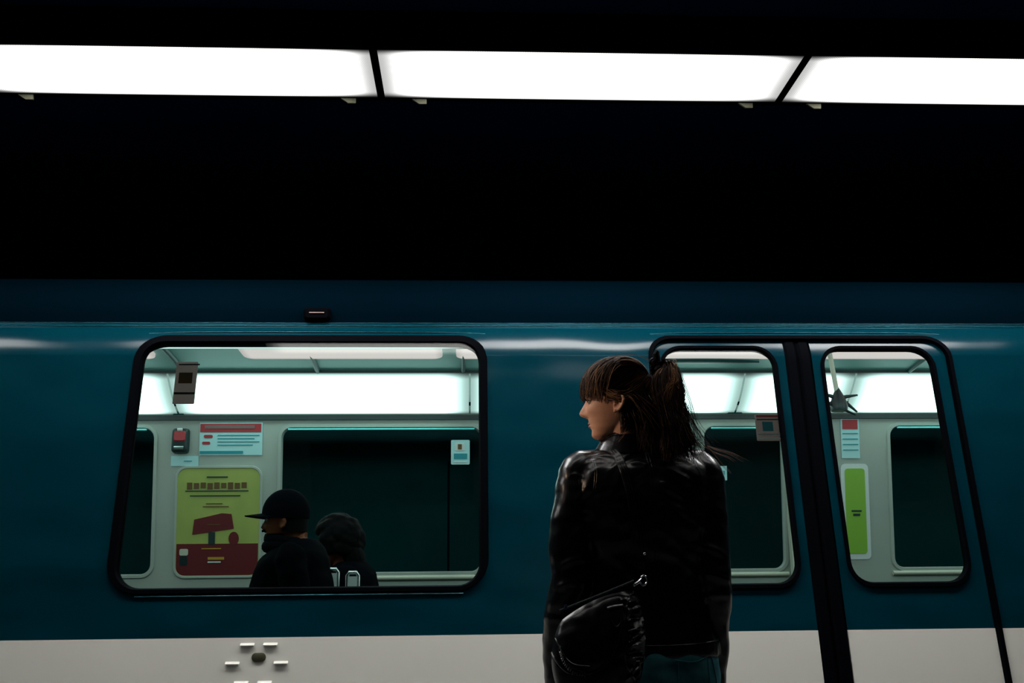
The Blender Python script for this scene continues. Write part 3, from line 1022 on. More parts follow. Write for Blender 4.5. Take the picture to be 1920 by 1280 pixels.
def hand(mb, w, d, side, palm_n, s=1.0, curl=0.35):
    """Relaxed hand hanging from wrist point w, fingers along d, palm normal palm_n, thumb towards side x palm."""
    w = Vector(w)
    d = Vector(d).normalized()
    nrm = Vector(palm_n).normalized()
    a = d.cross(nrm).normalized() * side      # across the palm, towards the thumb
    pc = [w, w + d * 0.03 * s, w + d * 0.06 * s, w + d * 0.088 * s]
    rows = []
    for p, hw, ht in zip(pc, (0.024, 0.034, 0.040, 0.038), (0.017, 0.015, 0.014, 0.011)):
        rows.append([p + a * (hw * s * math.cos(t)) + nrm * (ht * s * math.sin(t)) for t in [2 * math.pi * k / 16 for k in range(16)]])
    mb.loft(rows)
    for k, (off, ln, r_) in enumerate(((0.028, 0.072, 0.0085), (0.010, 0.080, 0.0088), (-0.009, 0.074, 0.0084), (-0.027, 0.058, 0.0075))):
        p = w + d * 0.080 * s + a * off * s
        pts = [p - d * 0.02 * s]
        dd = d.copy()
        rad = [r_ * s]
        for j, fr in enumerate((0.0, 0.45, 0.30, 0.25)):
            p = p + dd * ln * fr * s
            pts.append(p.copy())
            rad.append(r_ * s * (1 - 0.09 * j))
            dd = (dd + nrm * curl * (0.5 + 0.3 * j)).normalized()
        mb.tube(pts, rad, 10)
        mb.ball(pts[-1], rad[-1], 10, 6)
    p = w + d * 0.022 * s + a * 0.022 * s
    t1 = p + (d * 0.6 + a * 0.7 + nrm * 0.3).normalized() * 0.038 * s
    t2 = t1 + (d * 0.9 + a * 0.25 + nrm * 0.35).normalized() * 0.030 * s
    t3 = t2 + (d * 0.95 + nrm * 0.35).normalized() * 0.022 * s
    mb.tube([p - a * 0.01 * s, t1, t2, t3], [0.013 * s, 0.0105 * s, 0.0095 * s, 0.0075 * s], 10)
    mb.ball(t3, 0.0075 * s, 10, 6)


def foot(mb, ankle, fwd, s=1.0):
    a = Vector(ankle)
    f = Vector(fwd).normalized()
    sd = f.cross(Vector((0, 0, 1)))
    rows = []
    for du, hw, h in ((-0.055, 0.022, 0.045), (-0.03, 0.032, 0.075), (0.03, 0.035, 0.080), (0.09, 0.042, 0.05), (0.14, 0.044, 0.035), (0.175, 0.034, 0.026), (0.19, 0.015, 0.016)):
        c = Vector((a.x, a.y, 0.0)) + f * du * s
        rows.append([c + sd * (hw * s * math.cos(t)) + Vector((0, 0, 1)) * (h * s * 0.5 * (1 + math.sin(t)) + 0.004) for t in [2 * math.pi * k / 16 for k in range(16)]])
    mb.loft(rows)


def set_mat(me, m):
    me.materials.clear()
    me.materials.append(M[m])
    return me


def ripple(me, amp, fx, fz, base=0.0):
    n_ = len(me.vertices)
    c_ = np.empty(n_ * 3)
    me.vertices.foreach_get('co', c_)
    nn_ = np.empty(n_ * 3)
    me.vertex_normals.foreach_get('vector', nn_)
    c_ = c_.reshape(-1, 3)
    nn_ = nn_.reshape(-1, 3)
    d_ = np.array([amp * noise.noise((x * fx, y * fx, z * fz)) + base for x, y, z in c_])
    me.vertices.foreach_set('co', (c_ + nn_ * d_[:, None]).reshape(-1))
    me.update()


def bvh_of(me):
    return BVHTree.FromPolygons([v.co.copy() for v in me.vertices], [tuple(p.vertices) for p in me.polygons])


CAMP = Vector((0, 0, 1.08))


def drape(bvh, pts, n=6, off=0.001, dirv=(0, 1, 0), y0=1.0):
    """Lay a polyline given as (x, z) onto the back of a garment: cast along +y."""
    q = catmull([(p[0], 0, p[1]) for p in pts], n)
    out = []
    for p in q:
        h = bvh.ray_cast(Vector((p[0], y0, p[2])), Vector(dirv))
        if h[0] is not None:
            out.append(h[0] + Vector((0, -off, 0)))
    return out


# =================== the woman
HX, HY, HZ = 0.392, 2.55, 1.421
ALF = R(13)
HS = 0.955
FWD = Vector((-math.cos(ALF), math.sin(ALF), 0))
LFT = Vector((-math.sin(ALF), -math.cos(ALF), 0))      # her left side, towards the camera


def TH(u, s, z):
    return Vector((HX, HY, HZ)) + FWD * (u * HS) + LFT * (s * HS) + Vector((0, 0, 1)) * (z * HS)


WOMAN = thing('person', 'woman in black leather jacket seen from behind, brown ponytail and fringe, face turned in profile', 'person', (0.44, 2.56, 0))
body = MB()
body.loft([[TH(*p) for p in row] for row in head_pts()])
ear_add(body, TH, 1)
ear_add(body, TH, -1)
limb(body, [TH(-0.030, 0, 0.07), TH(-0.030, 0, 0.02), (0.435, 2.565, 1.37), (0.445, 2.56, 1.32)], [0.055, 0.052, 0.056, 0.075], 24)
tors(body, [(1.385, .440, 2.56, .07, .05, 2), (1.36, .442, 2.56, .125, .065, 2), (1.33, .443, 2.555, .155, .08, 2.2), (1.25, .443, 2.55, .150, .092, 2.3), (1.15, .445, 2.55, .130, .085, 2.2),
            (1.05, .447, 2.55, .122, .080, 2.2), (0.95, .450, 2.55, .150, .095, 2.2), (0.86, .450, 2.55, .165, .105, 2.2), (0.80, .450, 2.55, .150, .095, 2.2)])
LSH, LEL, LWR = (0.288, 2.55, 1.340), (0.258, 2.515, 1.070), (0.236, 2.60, 0.80)
RSH, REL, RWR = (0.598, 2.55, 1.340), (0.609, 2.515, 1.070), (0.601, 2.585, 0.79)
limb(body, [(0.34, 2.55, 1.345), LSH, (0.27, 2.53, 1.22), LEL, (0.245, 2.56, 0.97), LWR], [.045, .044, .041, .034, .030, .022])
limb(body, [(0.55, 2.55, 1.345), RSH, (0.605, 2.53, 1.22), REL, (0.608, 2.55, 0.97), RWR], [.045, .044, .041, .034, .030, .022])
hand(body, LWR, (-0.05, 0.25, -1), 1, (1, 0.1, 0), 0.92)
hand(body, RWR, (-0.02, 0.2, -1), -1, (-1, 0.1, 0), 0.92)
LL = [(0.372, 2.55, 0.86), (0.365, 2.545, 0.66), (0.355, 2.545, 0.47), (0.352, 2.535, 0.30), (0.350, 2.535, 0.09)]
RL = [(0.528, 2.55, 0.86), (0.540, 2.550, 0.66), (0.548, 2.550, 0.47), (0.552, 2.540, 0.30), (0.555, 2.540, 0.09)]
for L_ in (LL, RL):
    limb(body, L_, [.088, .074, .052, .050, .032])
    foot(body, L_[-1], (0.05, 1, 0), 0.95)
bme = remesh(body, 0.0028, 2, 0.4)
set_mat(bme, 'skin')
WB = link('body', bme, WOMAN)
# lips, eyes, brows, lashes
for e in (1, -1):
    mb = MB()
    c = TH(0.0665, e * 0.0300, 0.1035)
    mb.ball(c, 0.0112 * HS, 16, 10)
    eb = mb.build('eye', 'eye', WOMAN)
    ci = c + (FWD + LFT * e * 0.05).normalized() * 0.0060
    MB().ball(ci, 0.0058, 12, 8).build('iris', 'iris', eb)
    # upper and lower lid
    mb = MB()
    rows = []
    cc_ = (0.0660, e * 0.0300, 0.1030)
    for j in range(7):
        a_ = R(8 + 80 * j / 6)
        rows.append([TH(cc_[0] + 0.0128 * math.cos(a_) * math.cos(b_), cc_[1] + 0.0135 * math.sin(b_), cc_[2] + 0.0126 * math.sin(a_) * math.cos(b_) ** 0.5) for b_ in [R(-80 + 160 * k / 14) for k in range(15)]])
    for r0_, r1_ in zip(rows[:-1], rows[1:]):
        mb.add(r0_ + r1_, [(k, k + 1, 16 + k, 15 + k) for k in range(14)])
    mb.build('eyelid', 'skin', WOMAN)
    mb = MB()
    for k in range(16):
        t = -1 + 2 * k / 15
        a = TH(0.0785 - 0.006 * t * t, e * (0.030 + 0.013 * t), 0.1070 - 0.003 * t * t)
        mb.tube([a, a + FWD * 0.005 + LFT * e * t * 0.003 + Vector((0, 0, 0.0005)), a + FWD * 0.0085 + LFT * e * t * 0.005 + Vector((0, 0, 0.004))], [0.0005, 0.0004, 0.0002], 4)
    mb.tube([TH(0.0785 - 0.006 * t * t, e * (0.030 + 0.014 * t), 0.1072 - 0.004 * t * t) for t in [-1 + 2 * k / 10 for k in range(11)]], 0.0011, 6)
    mb.build('eyelashes', 'darkhair', WOMAN)
    mb = MB()
    for k in range(14):
        t = k / 13
        mb.tube([TH(0.0868 - 0.010 * t, e * (0.014 + 0.030 * t), 0.117 + 0.003 * t), TH(0.0855 - 0.011 * t, e * (0.019 + 0.030 * t), 0.1195 + 0.002 * t)], [0.0010, 0.0005], 5)
    mb.build('eyebrow', 'darkhair', WOMAN)
for z, w, r_, du in ((0.0465, 0.015, 0.0034, -0.0010), (0.0380, 0.014, 0.0040, -0.0018)):
    q = []
    for k in range(15):
        t = -1 + 2 * k / 14
        s_ = t * w
        F = float(np.interp(z, PROF_Z, PROF_F))
        q.append(TH(F + du - 0.010 * t * t, s_, z - 0.003 * t * t * (1 if z > 0.042 else -1)))
    MB().tube(q, [r_ * HS * (1 - 0.75 * abs(-1 + 2 * k / 14) ** 2.2) for k in range(15)], 10, flat=1.0).build('lip', 'lip', WOMAN)

# jacket
jk = MB()
tors(jk, [(1.425, .434, 2.565, .066, .056, 2), (1.405, .438, 2.563, .092, .062, 2), (1.388, .441, 2.56, .140, .070, 2.1), (1.365, .443, 2.555, .176, .082, 2.3), (1.33, .445, 2.55, .184, .098, 2.5),
          (1.27, .445, 2.55, .182, .112, 2.5), (1.19, .446, 2.55, .168, .112, 2.4), (1.09, .447, 2.55, .152, .102, 2.3), (1.01, .448, 2.55, .156, .106, 2.3), (0.93, .449, 2.55, .172, .118, 2.3), (0.895, .449, 2.55, .176, .122, 2.3), (0.885, .449, 2.55, .172, .118, 2.3)])
limb(jk, [(0.345, 2.55, 1.335), (0.296, 2.548, 1.335), (0.272, 2.532, 1.245), (0.259, 2.52, 1.15), LEL, (0.241, 2.540, 1.00), (0.236, 2.575, 0.89), LWR, (0.236, 2.606, 0.785)], [.058, .058, .056, .053, .051, .049, .046, .042, .040], 24)
limb(jk, [(0.545, 2.55, 1.335), (0.597, 2.548, 1.335), (0.605, 2.532, 1.245), (0.608, 2.52, 1.15), REL, (0.610, 2.535, 1.00), (0.607, 2.56, 0.89), RWR, (0.600, 2.590, 0.775)], [.056, .056, .054, .051, .049, .047, .043, .039, .037], 24)
jme = remesh(jk, 0.0045, 4, 0.5)
# leather folds: displace along normals
nv = len(jme.vertices)
co = np.empty(nv * 3)
jme.vertices.foreach_get('co', co)
co = co.reshape(-1, 3)
no = np.empty(nv * 3)
jme.vertex_normals.foreach_get('vector', no)
no = no.reshape(-1, 3)
FOLDS = [  # (x0,z0)->(x1,z1), width, height : drag lines seen on the back and sleeves
    ((.300, 1.385), (.372, 1.378), .006, .005), ((.300, 1.372), (.370, 1.372), .005, .004), ((.385, 1.378), (.440, 1.400), .006, .005), ((.388, 1.370), (.450, 1.378), .006, .004),
    ((.290, 1.285), (.330, 1.345), .011, .006), ((.265, 1.25), (.315, 1.30), .010, .006), ((.255, 1.325), (.290, 1.315), .007, .006), ((.350, 1.26), (.390, 1.34), .010, .005),
    ((.400, 1.345), (.440, 1.23), .011, .006), ((.480, 1.335), (.560, 1.295), .010, .006), ((.470, 1.300), (.570, 1.235), .010, .006), ((.470, 1.262), (.600, 1.180), .010, .006),
    ((.500, 1.370), (.570, 1.350), .010, .005), ((.250, 1.15), (.290, 1.20), .010, .006), ((.225, 1.10), (.290, 1.12), .009, .007), ((.215, 1.05), (.280, 1.06), .009, .007),
    ((.560, 1.15), (.640, 1.12), .010, .007), ((.570, 1.08), (.650, 1.06), .010, .007), ((.570, 1.02), (.645, 1.03), .009, .006), ((.200, .98), (.270, .96), .009, .006), ((.47, 1.14), (.56, 1.08), .012, .006), ((.36, 1.12), (.42, 1.05), .012, .006)]
for _ in range(26):
    ax, az = RNG.uniform(.27, .60), RNG.uniform(1.16, 1.37)
    an = RNG.uniform(-0.9, 0.5) if ax > 0.45 else RNG.uniform(-0.3, 1.1)
    ln = RNG.uniform(0.03, 0.09)
    FOLDS.append(((ax, az), (ax + ln * math.cos(an), az + ln * math.sin(an)), RNG.uniform(.004, .008), RNG.uniform(.0015, .0035)))
dsp = np.zeros(nv)
for i in range(nv):
    x, y, z = co[i]
    p = Vector((x, y, z))
    w = 0.0045 * noise.noise((x * 9 + 3, y * 9, z * 14)) + 0.003 * noise.noise((x * 24, y * 24, z * 34 + 5))
    dsp[i] = w
back = no[:, 1] < 0.35
for (a, b, wd, ht) in FOLDS:
    a = np.array(a)
    b = np.array(b)
    P = co[:, [0, 2]]
    ab = b - a
    t = np.clip(((P - a) @ ab) / (ab @ ab), 0, 1)
    # slightly curved fold
    mid = a + t[:, None] * ab + np.stack([np.zeros(nv), 0.006 * np.sin(t * math.pi)], 1)
    dd = np.linalg.norm(P - mid, axis=1)
    fall = np.sin(np.clip(t, 0.02, 0.98) * math.pi) ** 0.6
    dsp += back * ht * fall * (np.exp(-(dd / wd) ** 2) - 0.45 * np.exp(-(dd / (wd * 2.2)) ** 2))
# armhole creases
co2 = co + no * dsp[:, None]
jme.vertices.foreach_set('co', co2.reshape(-1))
jme.update()
set_mat(jme, 'leather')
JK = link('jacket', jme, WOMAN, fix=False)
JB = bvh_of(jme)


def seam(pts, r_=0.0012, off=0.0, name='seam'):
    q = drape(JB, pts, 6, off)
    if len(q) > 2:
        return MB().tube(q, r_ * 0.5, 6).build(name, 'leather', JK)


seam([(0.308, 1.388), (0.315, 1.365), (0.318, 1.33), (0.312, 1.28), (0.305, 1.23)])
seam([(0.313, 1.388), (0.320, 1.365), (0.323, 1.33), (0.317, 1.28), (0.310, 1.23)])
seam([(0.446, 1.405), (0.448, 1.385), (0.452, 1.35), (0.455, 1.30), (0.456, 1.1), (0.456, 0.9)])
seam([(0.453, 1.405), (0.455, 1.385), (0.459, 1.35), (0.462, 1.30), (0.463, 1.1), (0.463, 0.9)])
seam([(0.553, 1.385), (0.572, 1.355), (0.585, 1.31), (0.588, 1.25)])
seam([(0.279, 1.325), (0.281, 1.30), (0.287, 1.275)])
seam([(0.320, 1.355), (0.39, 1.352), (0.449, 1.350)])
seam([(0.457, 1.350), (0.52, 1.350), (0.573, 1.352)])
# waist band and hem
seam([(0.285, 0.925), (0.36, 0.920), (0.45, 0.918), (0.54, 0.920), (0.615, 0.925)])
# collar: standing band with a rolled edge
rows = []
NCOL = 48
for (rx, ry, z, tilt) in ((.080, .068, 1.385, 0.0), (.074, .064, 1.402, 0.1), (.072, .062, 1.436, 0.3), (.075, .066, 1.445, 0.35), (.080, .071, 1.443, 0.35), (.088, .077, 1.414, 0.2), (.102, .086, 1.380, 0.0)):
    row = []
    for k in range(NCOL):
        a = R(115) + (2 * math.pi - R(50)) * k / (NCOL - 1)
        row.append((0.425 + 0.25 * (z - 1.385) + rx * math.cos(a), 2.567 + ry * math.sin(a), z + 0.008 * (-math.sin(a)) * (z > 1.40) - 0.016 * max(0, math.cos(a + R(0))) * 0 + 0.0015 * math.sin(k * 1.9)))
    rows.append(row)
mb = MB()
nr = len(rows)
flatv = [p for r_ in rows for p in r_]
mb.add(flatv, [(i * NCOL + k, i * NCOL + k + 1, ((i + 1) % nr) * NCOL + k + 1, ((i + 1) % nr) * NCOL + k) for i in range(nr) for k in range(NCOL - 1)]
       + [tuple(i * NCOL for i in range(nr)), tuple(i * NCOL + NCOL - 1 for i in range(nr))[::-1]])
mb.build('collar', 'leather', JK)
MB().tube([(0.434 + .0865 * math.cos(a), 2.567 + .0765 * math.sin(a), 1.4225 - 0.006 * math.sin(a)) for a in [R(150) + R(240) * k / 40 for k in range(41)]], 0.0012, 6).build('collar_seam', 'leather2', JK)
# cuffs with zips
for c, s_ in ((LWR, 0.043), (RWR, 0.040)):
    mb = MB()
    q = [(c[0] + s_ * math.cos(a), c[1] + s_ * math.sin(a), c[2] + 0.004) for a in [2 * math.pi * k / 24 for k in range(25)]]
    mb.tube(q, 0.004, 6)
    mb.build('cuff', 'leather2', JK)

# jeans
jn = MB()
tors(jn, [(0.99, .449, 2.55, .142, .094, 2.2), (0.95, .450, 2.55, .152, .104, 2.2), (0.87, .451, 2.55, .168, .118, 2.3), (0.80, .452, 2.55, .166, .112, 2.4), (0.77, .452, 2.55, .150, .095, 2.4)])
for L_ in (LL, RL):
    L2 = [tuple(L_[0])] + [tuple(p) for p in L_[1:-1]] + [(L_[-1][0], L_[-1][1], 0.12)]
    limb(jn, L2, [.092, .079, .057, .054, .042], 20)
nme = remesh(jn, 0.005, 3, 0.5)
nv = len(nme.vertices)
ripple(nme, 0.004, 20, 30, 0.003)
set_mat(nme, 'denim')
JN = link('jeans', nme, WOMAN)
NB = bvh_of(nme)
for pts in ([(0.575, 0.93), (0.590, 0.87), (0.600, 0.80), (0.605, 0.70)], [(0.49, 0.885), (0.54, 0.880), (0.585, 0.895)], [(0.497, 0.880), (0.500, 0.82), (0.535, 0.79), (0.572, 0.82), (0.575, 0.885)]):
    q = drape(NB, pts, 6, 0.001)
    if len(q) > 2:
        MB().tube(q, 0.0014, 6).build('seam', 'denim', JN)
for L_ in (LL, RL):
    bt = MB()
    foot(bt, L_[-1], (0.05, 1, 0), 1.08)
    limb(bt, [(L_[-1][0], L_[-1][1], 0.03), (L_[-1][0], L_[-1][1], 0.10), (L_[-1][0], L_[-1][1], 0.20)], [.040, .044, .054], 20)
    bm_ = remesh(bt, 0.006, 2)
    for v in bm_.vertices:
        v.co.z = max(v.co.z, 0.0)
    set_mat(bm_, 'shoe')
    link('boot', bm_, WOMAN)

# ---- hair
EC = np.array([-0.006, 0.0, 0.118])
ER = np.array([0.0955, 0.0785, 0.0985])


def on_head(d, k=1.0):
    d = np.array(d, float)
    d /= np.linalg.norm(d)
    return EC + d * ER * k


def slerp(a, b, t):
    a = np.array(a, float) / np.linalg.norm(a)
    b = np.array(b, float) / np.linalg.norm(b)
    w = math.acos(max(-1, min(1, float(a @ b))))
    if w < 1e-4:
        return a
    return (math.sin((1 - t) * w) * a + math.sin(t * w) * b) / math.sin(w)


TIE = np.array([-0.108, 0.010, 0.186])
TD = (TIE - EC) / ER


class Hair:
    def __init__(s):
        s.d = {}

    def strand(s, q, r0, key, n=4, taper=0.25, flat=1.0):
        m = s.d.setdefault(key, MB())
        k = len(q)
        m.tube(q, [r0 * (1 - (1 - taper) * (i / (k - 1)) ** 2) for i in range(k)], n, caps=False, flat=flat)


H = Hair()
# dark cap under the strands
cap = MB()
rows = []
for j in range(0, 25):
    ph = -0.35 * math.pi / 2 + (math.pi / 2 * 1.33) * j / 24
    row = []
    for k in range(56):
        th = 2 * math.pi * k / 56
        d = np.array([math.cos(ph) * math.cos(th), math.cos(ph) * math.sin(th), math.sin(ph)])
        p = EC + d * ER * 1.035
        # hairline: keep the face and the ear free
        row.append(p)
    rows.append(row)
V, F = [], []
for j, row in enumerate(rows):
    V += [tuple(TH(*p)) for p in row]
flat_local = [p for row in rows for p in row]
for j in range(24):
    for k in range(56):
        k2 = (k + 1) % 56
        ids = (j * 56 + k, j * 56 + k2, (j + 1) * 56 + k2, (j + 1) * 56 + k)
        c = np.mean([flat_local[i] for i in ids], axis=0)
        u, s_, z = c
        line = np.interp(u, [-0.1, -0.06, -0.035, -0.010, 0.015, 0.045, 0.07, 0.1], [0.055, 0.062, 0.085, 0.118, 0.118, 0.132, 0.142, 0.142])
        if z > line:
            F.append(ids)
cap.add(V, F)
co_ = cap.build('hair_base', 'haircap', WOMAN)
sm = co_.modifiers.new('t', 'SOLIDIFY')
sm.thickness = 0.004
sm.offset = -1


def path_to_tie(start_d, lift, jit, n=12, drop=0.0):
    q = []
    ph = RNG.uniform(0, 6)
    for i in range(n):
        t = i / (n - 1)
        d = slerp(start_d, TD, t)
        k = 1.04 + lift * math.sin(t * math.pi) + 0.012 * math.sin(7 * t + ph) * jit
        p = EC + d * ER * k
        p[2] -= drop * math.sin(t * math.pi)
        q.append(TH(*p))
    return q


# swept back strands, roots along the hairline and crown
for i in range(1500):
    side = 1 if RNG.random() < 0.72 else -1
    th = RNG.uniform(0.25, 3.1)
    if th < 1.0:
        z0 = RNG.uniform(0.35, 0.8)
    elif th < 1.9:
        z0 = RNG.uniform(0.02, 0.7)
    else:
        z0 = RNG.uniform(-0.62, 0.5)
    ph = math.asin(z0)
    d = (math.cos(ph) * math.cos(th), side * math.cos(ph) * math.sin(th), math.sin(ph))
    key = 'hairlight' if (RNG.random() < 0.22) else 'hair'
    H.strand(path_to_tie(d, RNG.uniform(0.0, 0.055), RNG.uniform(0, 1)), RNG.uniform(0.0008, 0.0019), key, flat=0.6)
# crown volume
for i in range(420):
    th = RNG.uniform(-1.2, 1.2)
    ph = RNG.uniform(0.75, 1.45)
    d = (math.cos(ph) * math.cos(th), math.cos(ph) * math.sin(th), math.sin(ph))
    H.strand(path_to_tie(d, RNG.uniform(0.02, 0.11), RNG.uniform(0.3, 1.6)), RNG.uniform(0.0006, 0.0014), 'hairlight' if RNG.random() < 0.6 else 'hair')  # more lit-coloured strands at the crown, where the light falls
# fringe
for i in range(900):
    sd = RNG.uniform(-1, 1)
    root = np.array([RNG.uniform(-0.35, 0.45), sd * RNG.uniform(0.0, 0.75), 1.0])
    # target on the forehead, lower at the temples
    ths = sd * 1.18 + RNG.normal() * 0.06
    zt = np.interp(abs(ths), [0, 0.7, 1.25], [0.118, 0.113, 0.098]) + RNG.uniform(-0.009, 0.014)
    zt_d = (zt - EC[2]) / ER[2]
    tgt = np.array([math.cos(ths), math.sin(ths), 0.0]) * 1.0
    tgt[2] = zt_d
    q = []
    lift = RNG.uniform(0.02, 0.12)
    sway = RNG.normal() * 0.003
    for k in range(13):
        t = k / 12
        d = slerp(root, tgt, t)
        kk = 1.05 + lift * math.sin(t * math.pi) ** 0.8 + 0.035 * t
        p = EC + d * ER * kk
        p[1] += sway * t * t
        q.append(TH(*p))
    H.strand(q, RNG.uniform(0.0007, 0.0017), 'hairlight' if RNG.random() < 0.36 else 'hair', flat=0.6)
# side locks before the ear, swept back over its top
for i in range(230):
    t0 = RNG.uniform(0, 1)
    a = np.array([0.050 - 0.02 * t0, 0.062, 0.150 - 0.035 * t0])
    b = np.array([0.012 + RNG.normal() * 0.006, 0.080, 0.113 + RNG.normal() * 0.006])
    c = np.array([-0.020, 0.0885 + RNG.uniform(0, 0.003), 0.102 + RNG.normal() * 0.006])
    e = np.array([-0.075, 0.062, 0.125 + RNG.normal() * 0.012])
    q = [TH(*p) for p in catmull([a, b, c, e], 4)]
    H.strand(q, RNG.uniform(0.0006, 0.0013), 'hairlight' if RNG.random() < 0.4 else 'hair')
# loose wisps beside the ear and neck
for (a, b, c, e) in (((0.02, 0.070, 0.135), (-0.002, 0.078, 0.10), (0.004, 0.076, 0.06), (0.016, 0.066, 0.03)),
                     ((-0.02, 0.078, 0.115), (-0.05, 0.083, 0.105), (-0.075, 0.08, 0.085), (-0.11, 0.07, 0.08)),
                     ((-0.02, 0.078, 0.118), (-0.045, 0.085, 0.098), (-0.065, 0.085, 0.072), (-0.10, 0.08, 0.060)),
                     ((-0.04, 0.065, 0.09), (-0.05, 0.07, 0.06), (-0.062, 0.07, 0.03), (-0.058, 0.07, 0.01)),
                     ((-0.03, 0.068, 0.08), (-0.028, 0.070, 0.04), (-0.022, 0.066, 0.01), (-0.002, 0.06, -0.012)),
                     ((0.03, 0.02, 0.215), (-0.02, 0.02, 0.232), (-0.07, 0.02, 0.224), (-0.11, 0.02, 0.200))):
    for j in range(5):
        jj = RNG.normal(size=(4, 3)) * 0.0035
        q = [TH(*p) for p in catmull([np.array(x_) + jj[k] for k, x_ in enumerate((a, b, c, e))], 5)]
        H.strand(q, 0.0004, 'hairlight', n=3)
# nape hair, hanging from below the tie over the collar
for i in range(700):
    th = RNG.uniform(1.75, 3.9)
    d0 = np.array([math.cos(th), math.sin(th), RNG.uniform(-0.55, 0.1)])
    p0 = EC + d0 / np.linalg.norm(d0) * ER * 1.03
    p0w = np.array(TH(*p0))
    x1 = RNG.uniform(0.430, 0.545)
    z1 = RNG.uniform(1.365, 1.430)
    y1 = 2.455 + RNG.uniform(-0.012, 0.03) + 0.03 * (z1 < 1.39)
    m1 = p0w * 0.55 + np.array([x1, y1, z1]) * 0.45 + np.array([0.006, -0.012, 0.0])
    q = catmull([p0w, m1, (x1, y1, z1)], 5)
    H.strand(q, RNG.uniform(0.0009, 0.0018), 'hair', flat=0.6)

for i in range(260):
    th = RNG.uniform(1.55, 2.5)
    d0 = np.array([math.cos(th), math.sin(th), RNG.uniform(-0.55, -0.1)])
    p0 = EC + d0 / np.linalg.norm(d0) * ER * 1.02
    p0w = np.array(TH(*p0))
    e_ = np.array([RNG.uniform(0.388, 0.45), RNG.uniform(2.478, 2.495), RNG.uniform(1.425, 1.442)])
    q = catmull([p0w, p0w * 0.5 + e_ * 0.5 + np.array([0.0, -0.006, 0.0]), e_], 5)
    H.strand(q, RNG.uniform(0.0007, 0.0015), 'haircap' if RNG.random() < 0.5 else 'hair', flat=0.6)

# ponytail
T0 = np.array(TH(*TIE))
for i in range(1900):
    f = RNG.random()
    off = RNG.normal(size=3) * 0.006
    a = T0 + off * 0.8
    out = T0 + np.array([0.026 + 0.016 * RNG.random(), -0.014 + 0.005 * RNG.normal(), 0.004 + 0.010 * RNG.random()]) + off * 0.8
    spread = RNG.beta(2.0, 1.6)
    x_mid = 0.470 + 0.080 * spread
    x_end = 0.470 + 0.120 * RNG.beta(1.8, 1.5) * (0.55 + 0.45 * spread) + 0.006
    z_end = 1.405 - 0.055 * RNG.random() if RNG.random() < 0.8 else 1.46 - 0.08 * RNG.random()
    b = np.array([0.474 + 0.070 * spread, 2.500 - 0.030 * RNG.random(), 1.580 + 0.018 * RNG.random() - 0.02 * (1 - spread)])
    c = np.array([x_mid, 2.478 - 0.030 * RNG.random(), 1.510])
    e = np.array([x_end, 2.452 - 0.022 * RNG.random(), z_end])
    q = catmull([a, out, b, c, e], 5)
    ph = RNG.uniform(0, 6)
    q = [p + np.array([0.0022 * math.sin(0.5 * k + ph), 0.002 * math.cos(0.45 * k + ph), 0]) * (k / len(q)) for k, p in enumerate(q)]
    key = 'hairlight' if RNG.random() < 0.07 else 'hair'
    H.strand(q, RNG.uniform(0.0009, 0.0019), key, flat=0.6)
# lit streaks in the tail
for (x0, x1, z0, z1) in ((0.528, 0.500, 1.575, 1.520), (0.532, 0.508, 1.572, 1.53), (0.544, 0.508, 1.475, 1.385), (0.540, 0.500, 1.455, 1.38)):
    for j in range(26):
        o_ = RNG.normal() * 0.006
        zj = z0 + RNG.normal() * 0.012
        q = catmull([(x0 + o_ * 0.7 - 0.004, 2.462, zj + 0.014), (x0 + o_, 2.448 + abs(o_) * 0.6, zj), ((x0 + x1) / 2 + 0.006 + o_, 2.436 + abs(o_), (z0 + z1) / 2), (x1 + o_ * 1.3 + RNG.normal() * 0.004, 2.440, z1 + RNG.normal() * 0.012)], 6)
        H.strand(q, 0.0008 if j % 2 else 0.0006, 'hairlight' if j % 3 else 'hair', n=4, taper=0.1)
# thin locks on the right falling to the shoulder, and flyaways
for (pts, cnt, sp) in (([(0.545, 2.47, 1.58), (0.566, 2.47, 1.50), (0.572, 2.46, 1.45), (0.590, 2.45, 1.39)], 20, 0.003),
                       ([(0.552, 2.47, 1.50), (0.578, 2.46, 1.44), (0.600, 2.46, 1.405), (0.612, 2.45, 1.385)], 16, 0.003),
                       ([(0.540, 2.47, 1.46), (0.565, 2.46, 1.42), (0.592, 2.45, 1.385), (0.600, 2.45, 1.37)], 18, 0.004),
                       ([(0.600, 2.45, 1.392), (0.625, 2.45, 1.383), (0.655, 2.45, 1.375), (0.690, 2.44, 1.355)], 5, 0.002),
                       ([(0.600, 2.45, 1.390), (0.617, 2.45, 1.370), (0.632, 2.45, 1.350), (0.652, 2.44, 1.325)], 5, 0.002),
                       ([(0.590, 2.45, 1.390), (0.62, 2.45, 1.372), (0.65, 2.45, 1.360), (0.668, 2.44, 1.345)], 3, 0.005)):
    for j in range(cnt):
        oo = RNG.normal(size=3) * sp
        q = catmull([np.array(p) + oo * (0.6 + 0.5 * k) for k, p in enumerate(pts)], 6)
        H.strand(q, 0.0005, 'hairlight' if pts[0][2] < 1.4 and RNG.random() < 0.5 else 'hair', n=4)
for key, m_ in H.d.items():
    o = m_.build({'hair': 'hair', 'haircap': 'nape_hair', 'hairlight': 'hair_streaks'}[key], key, WOMAN)
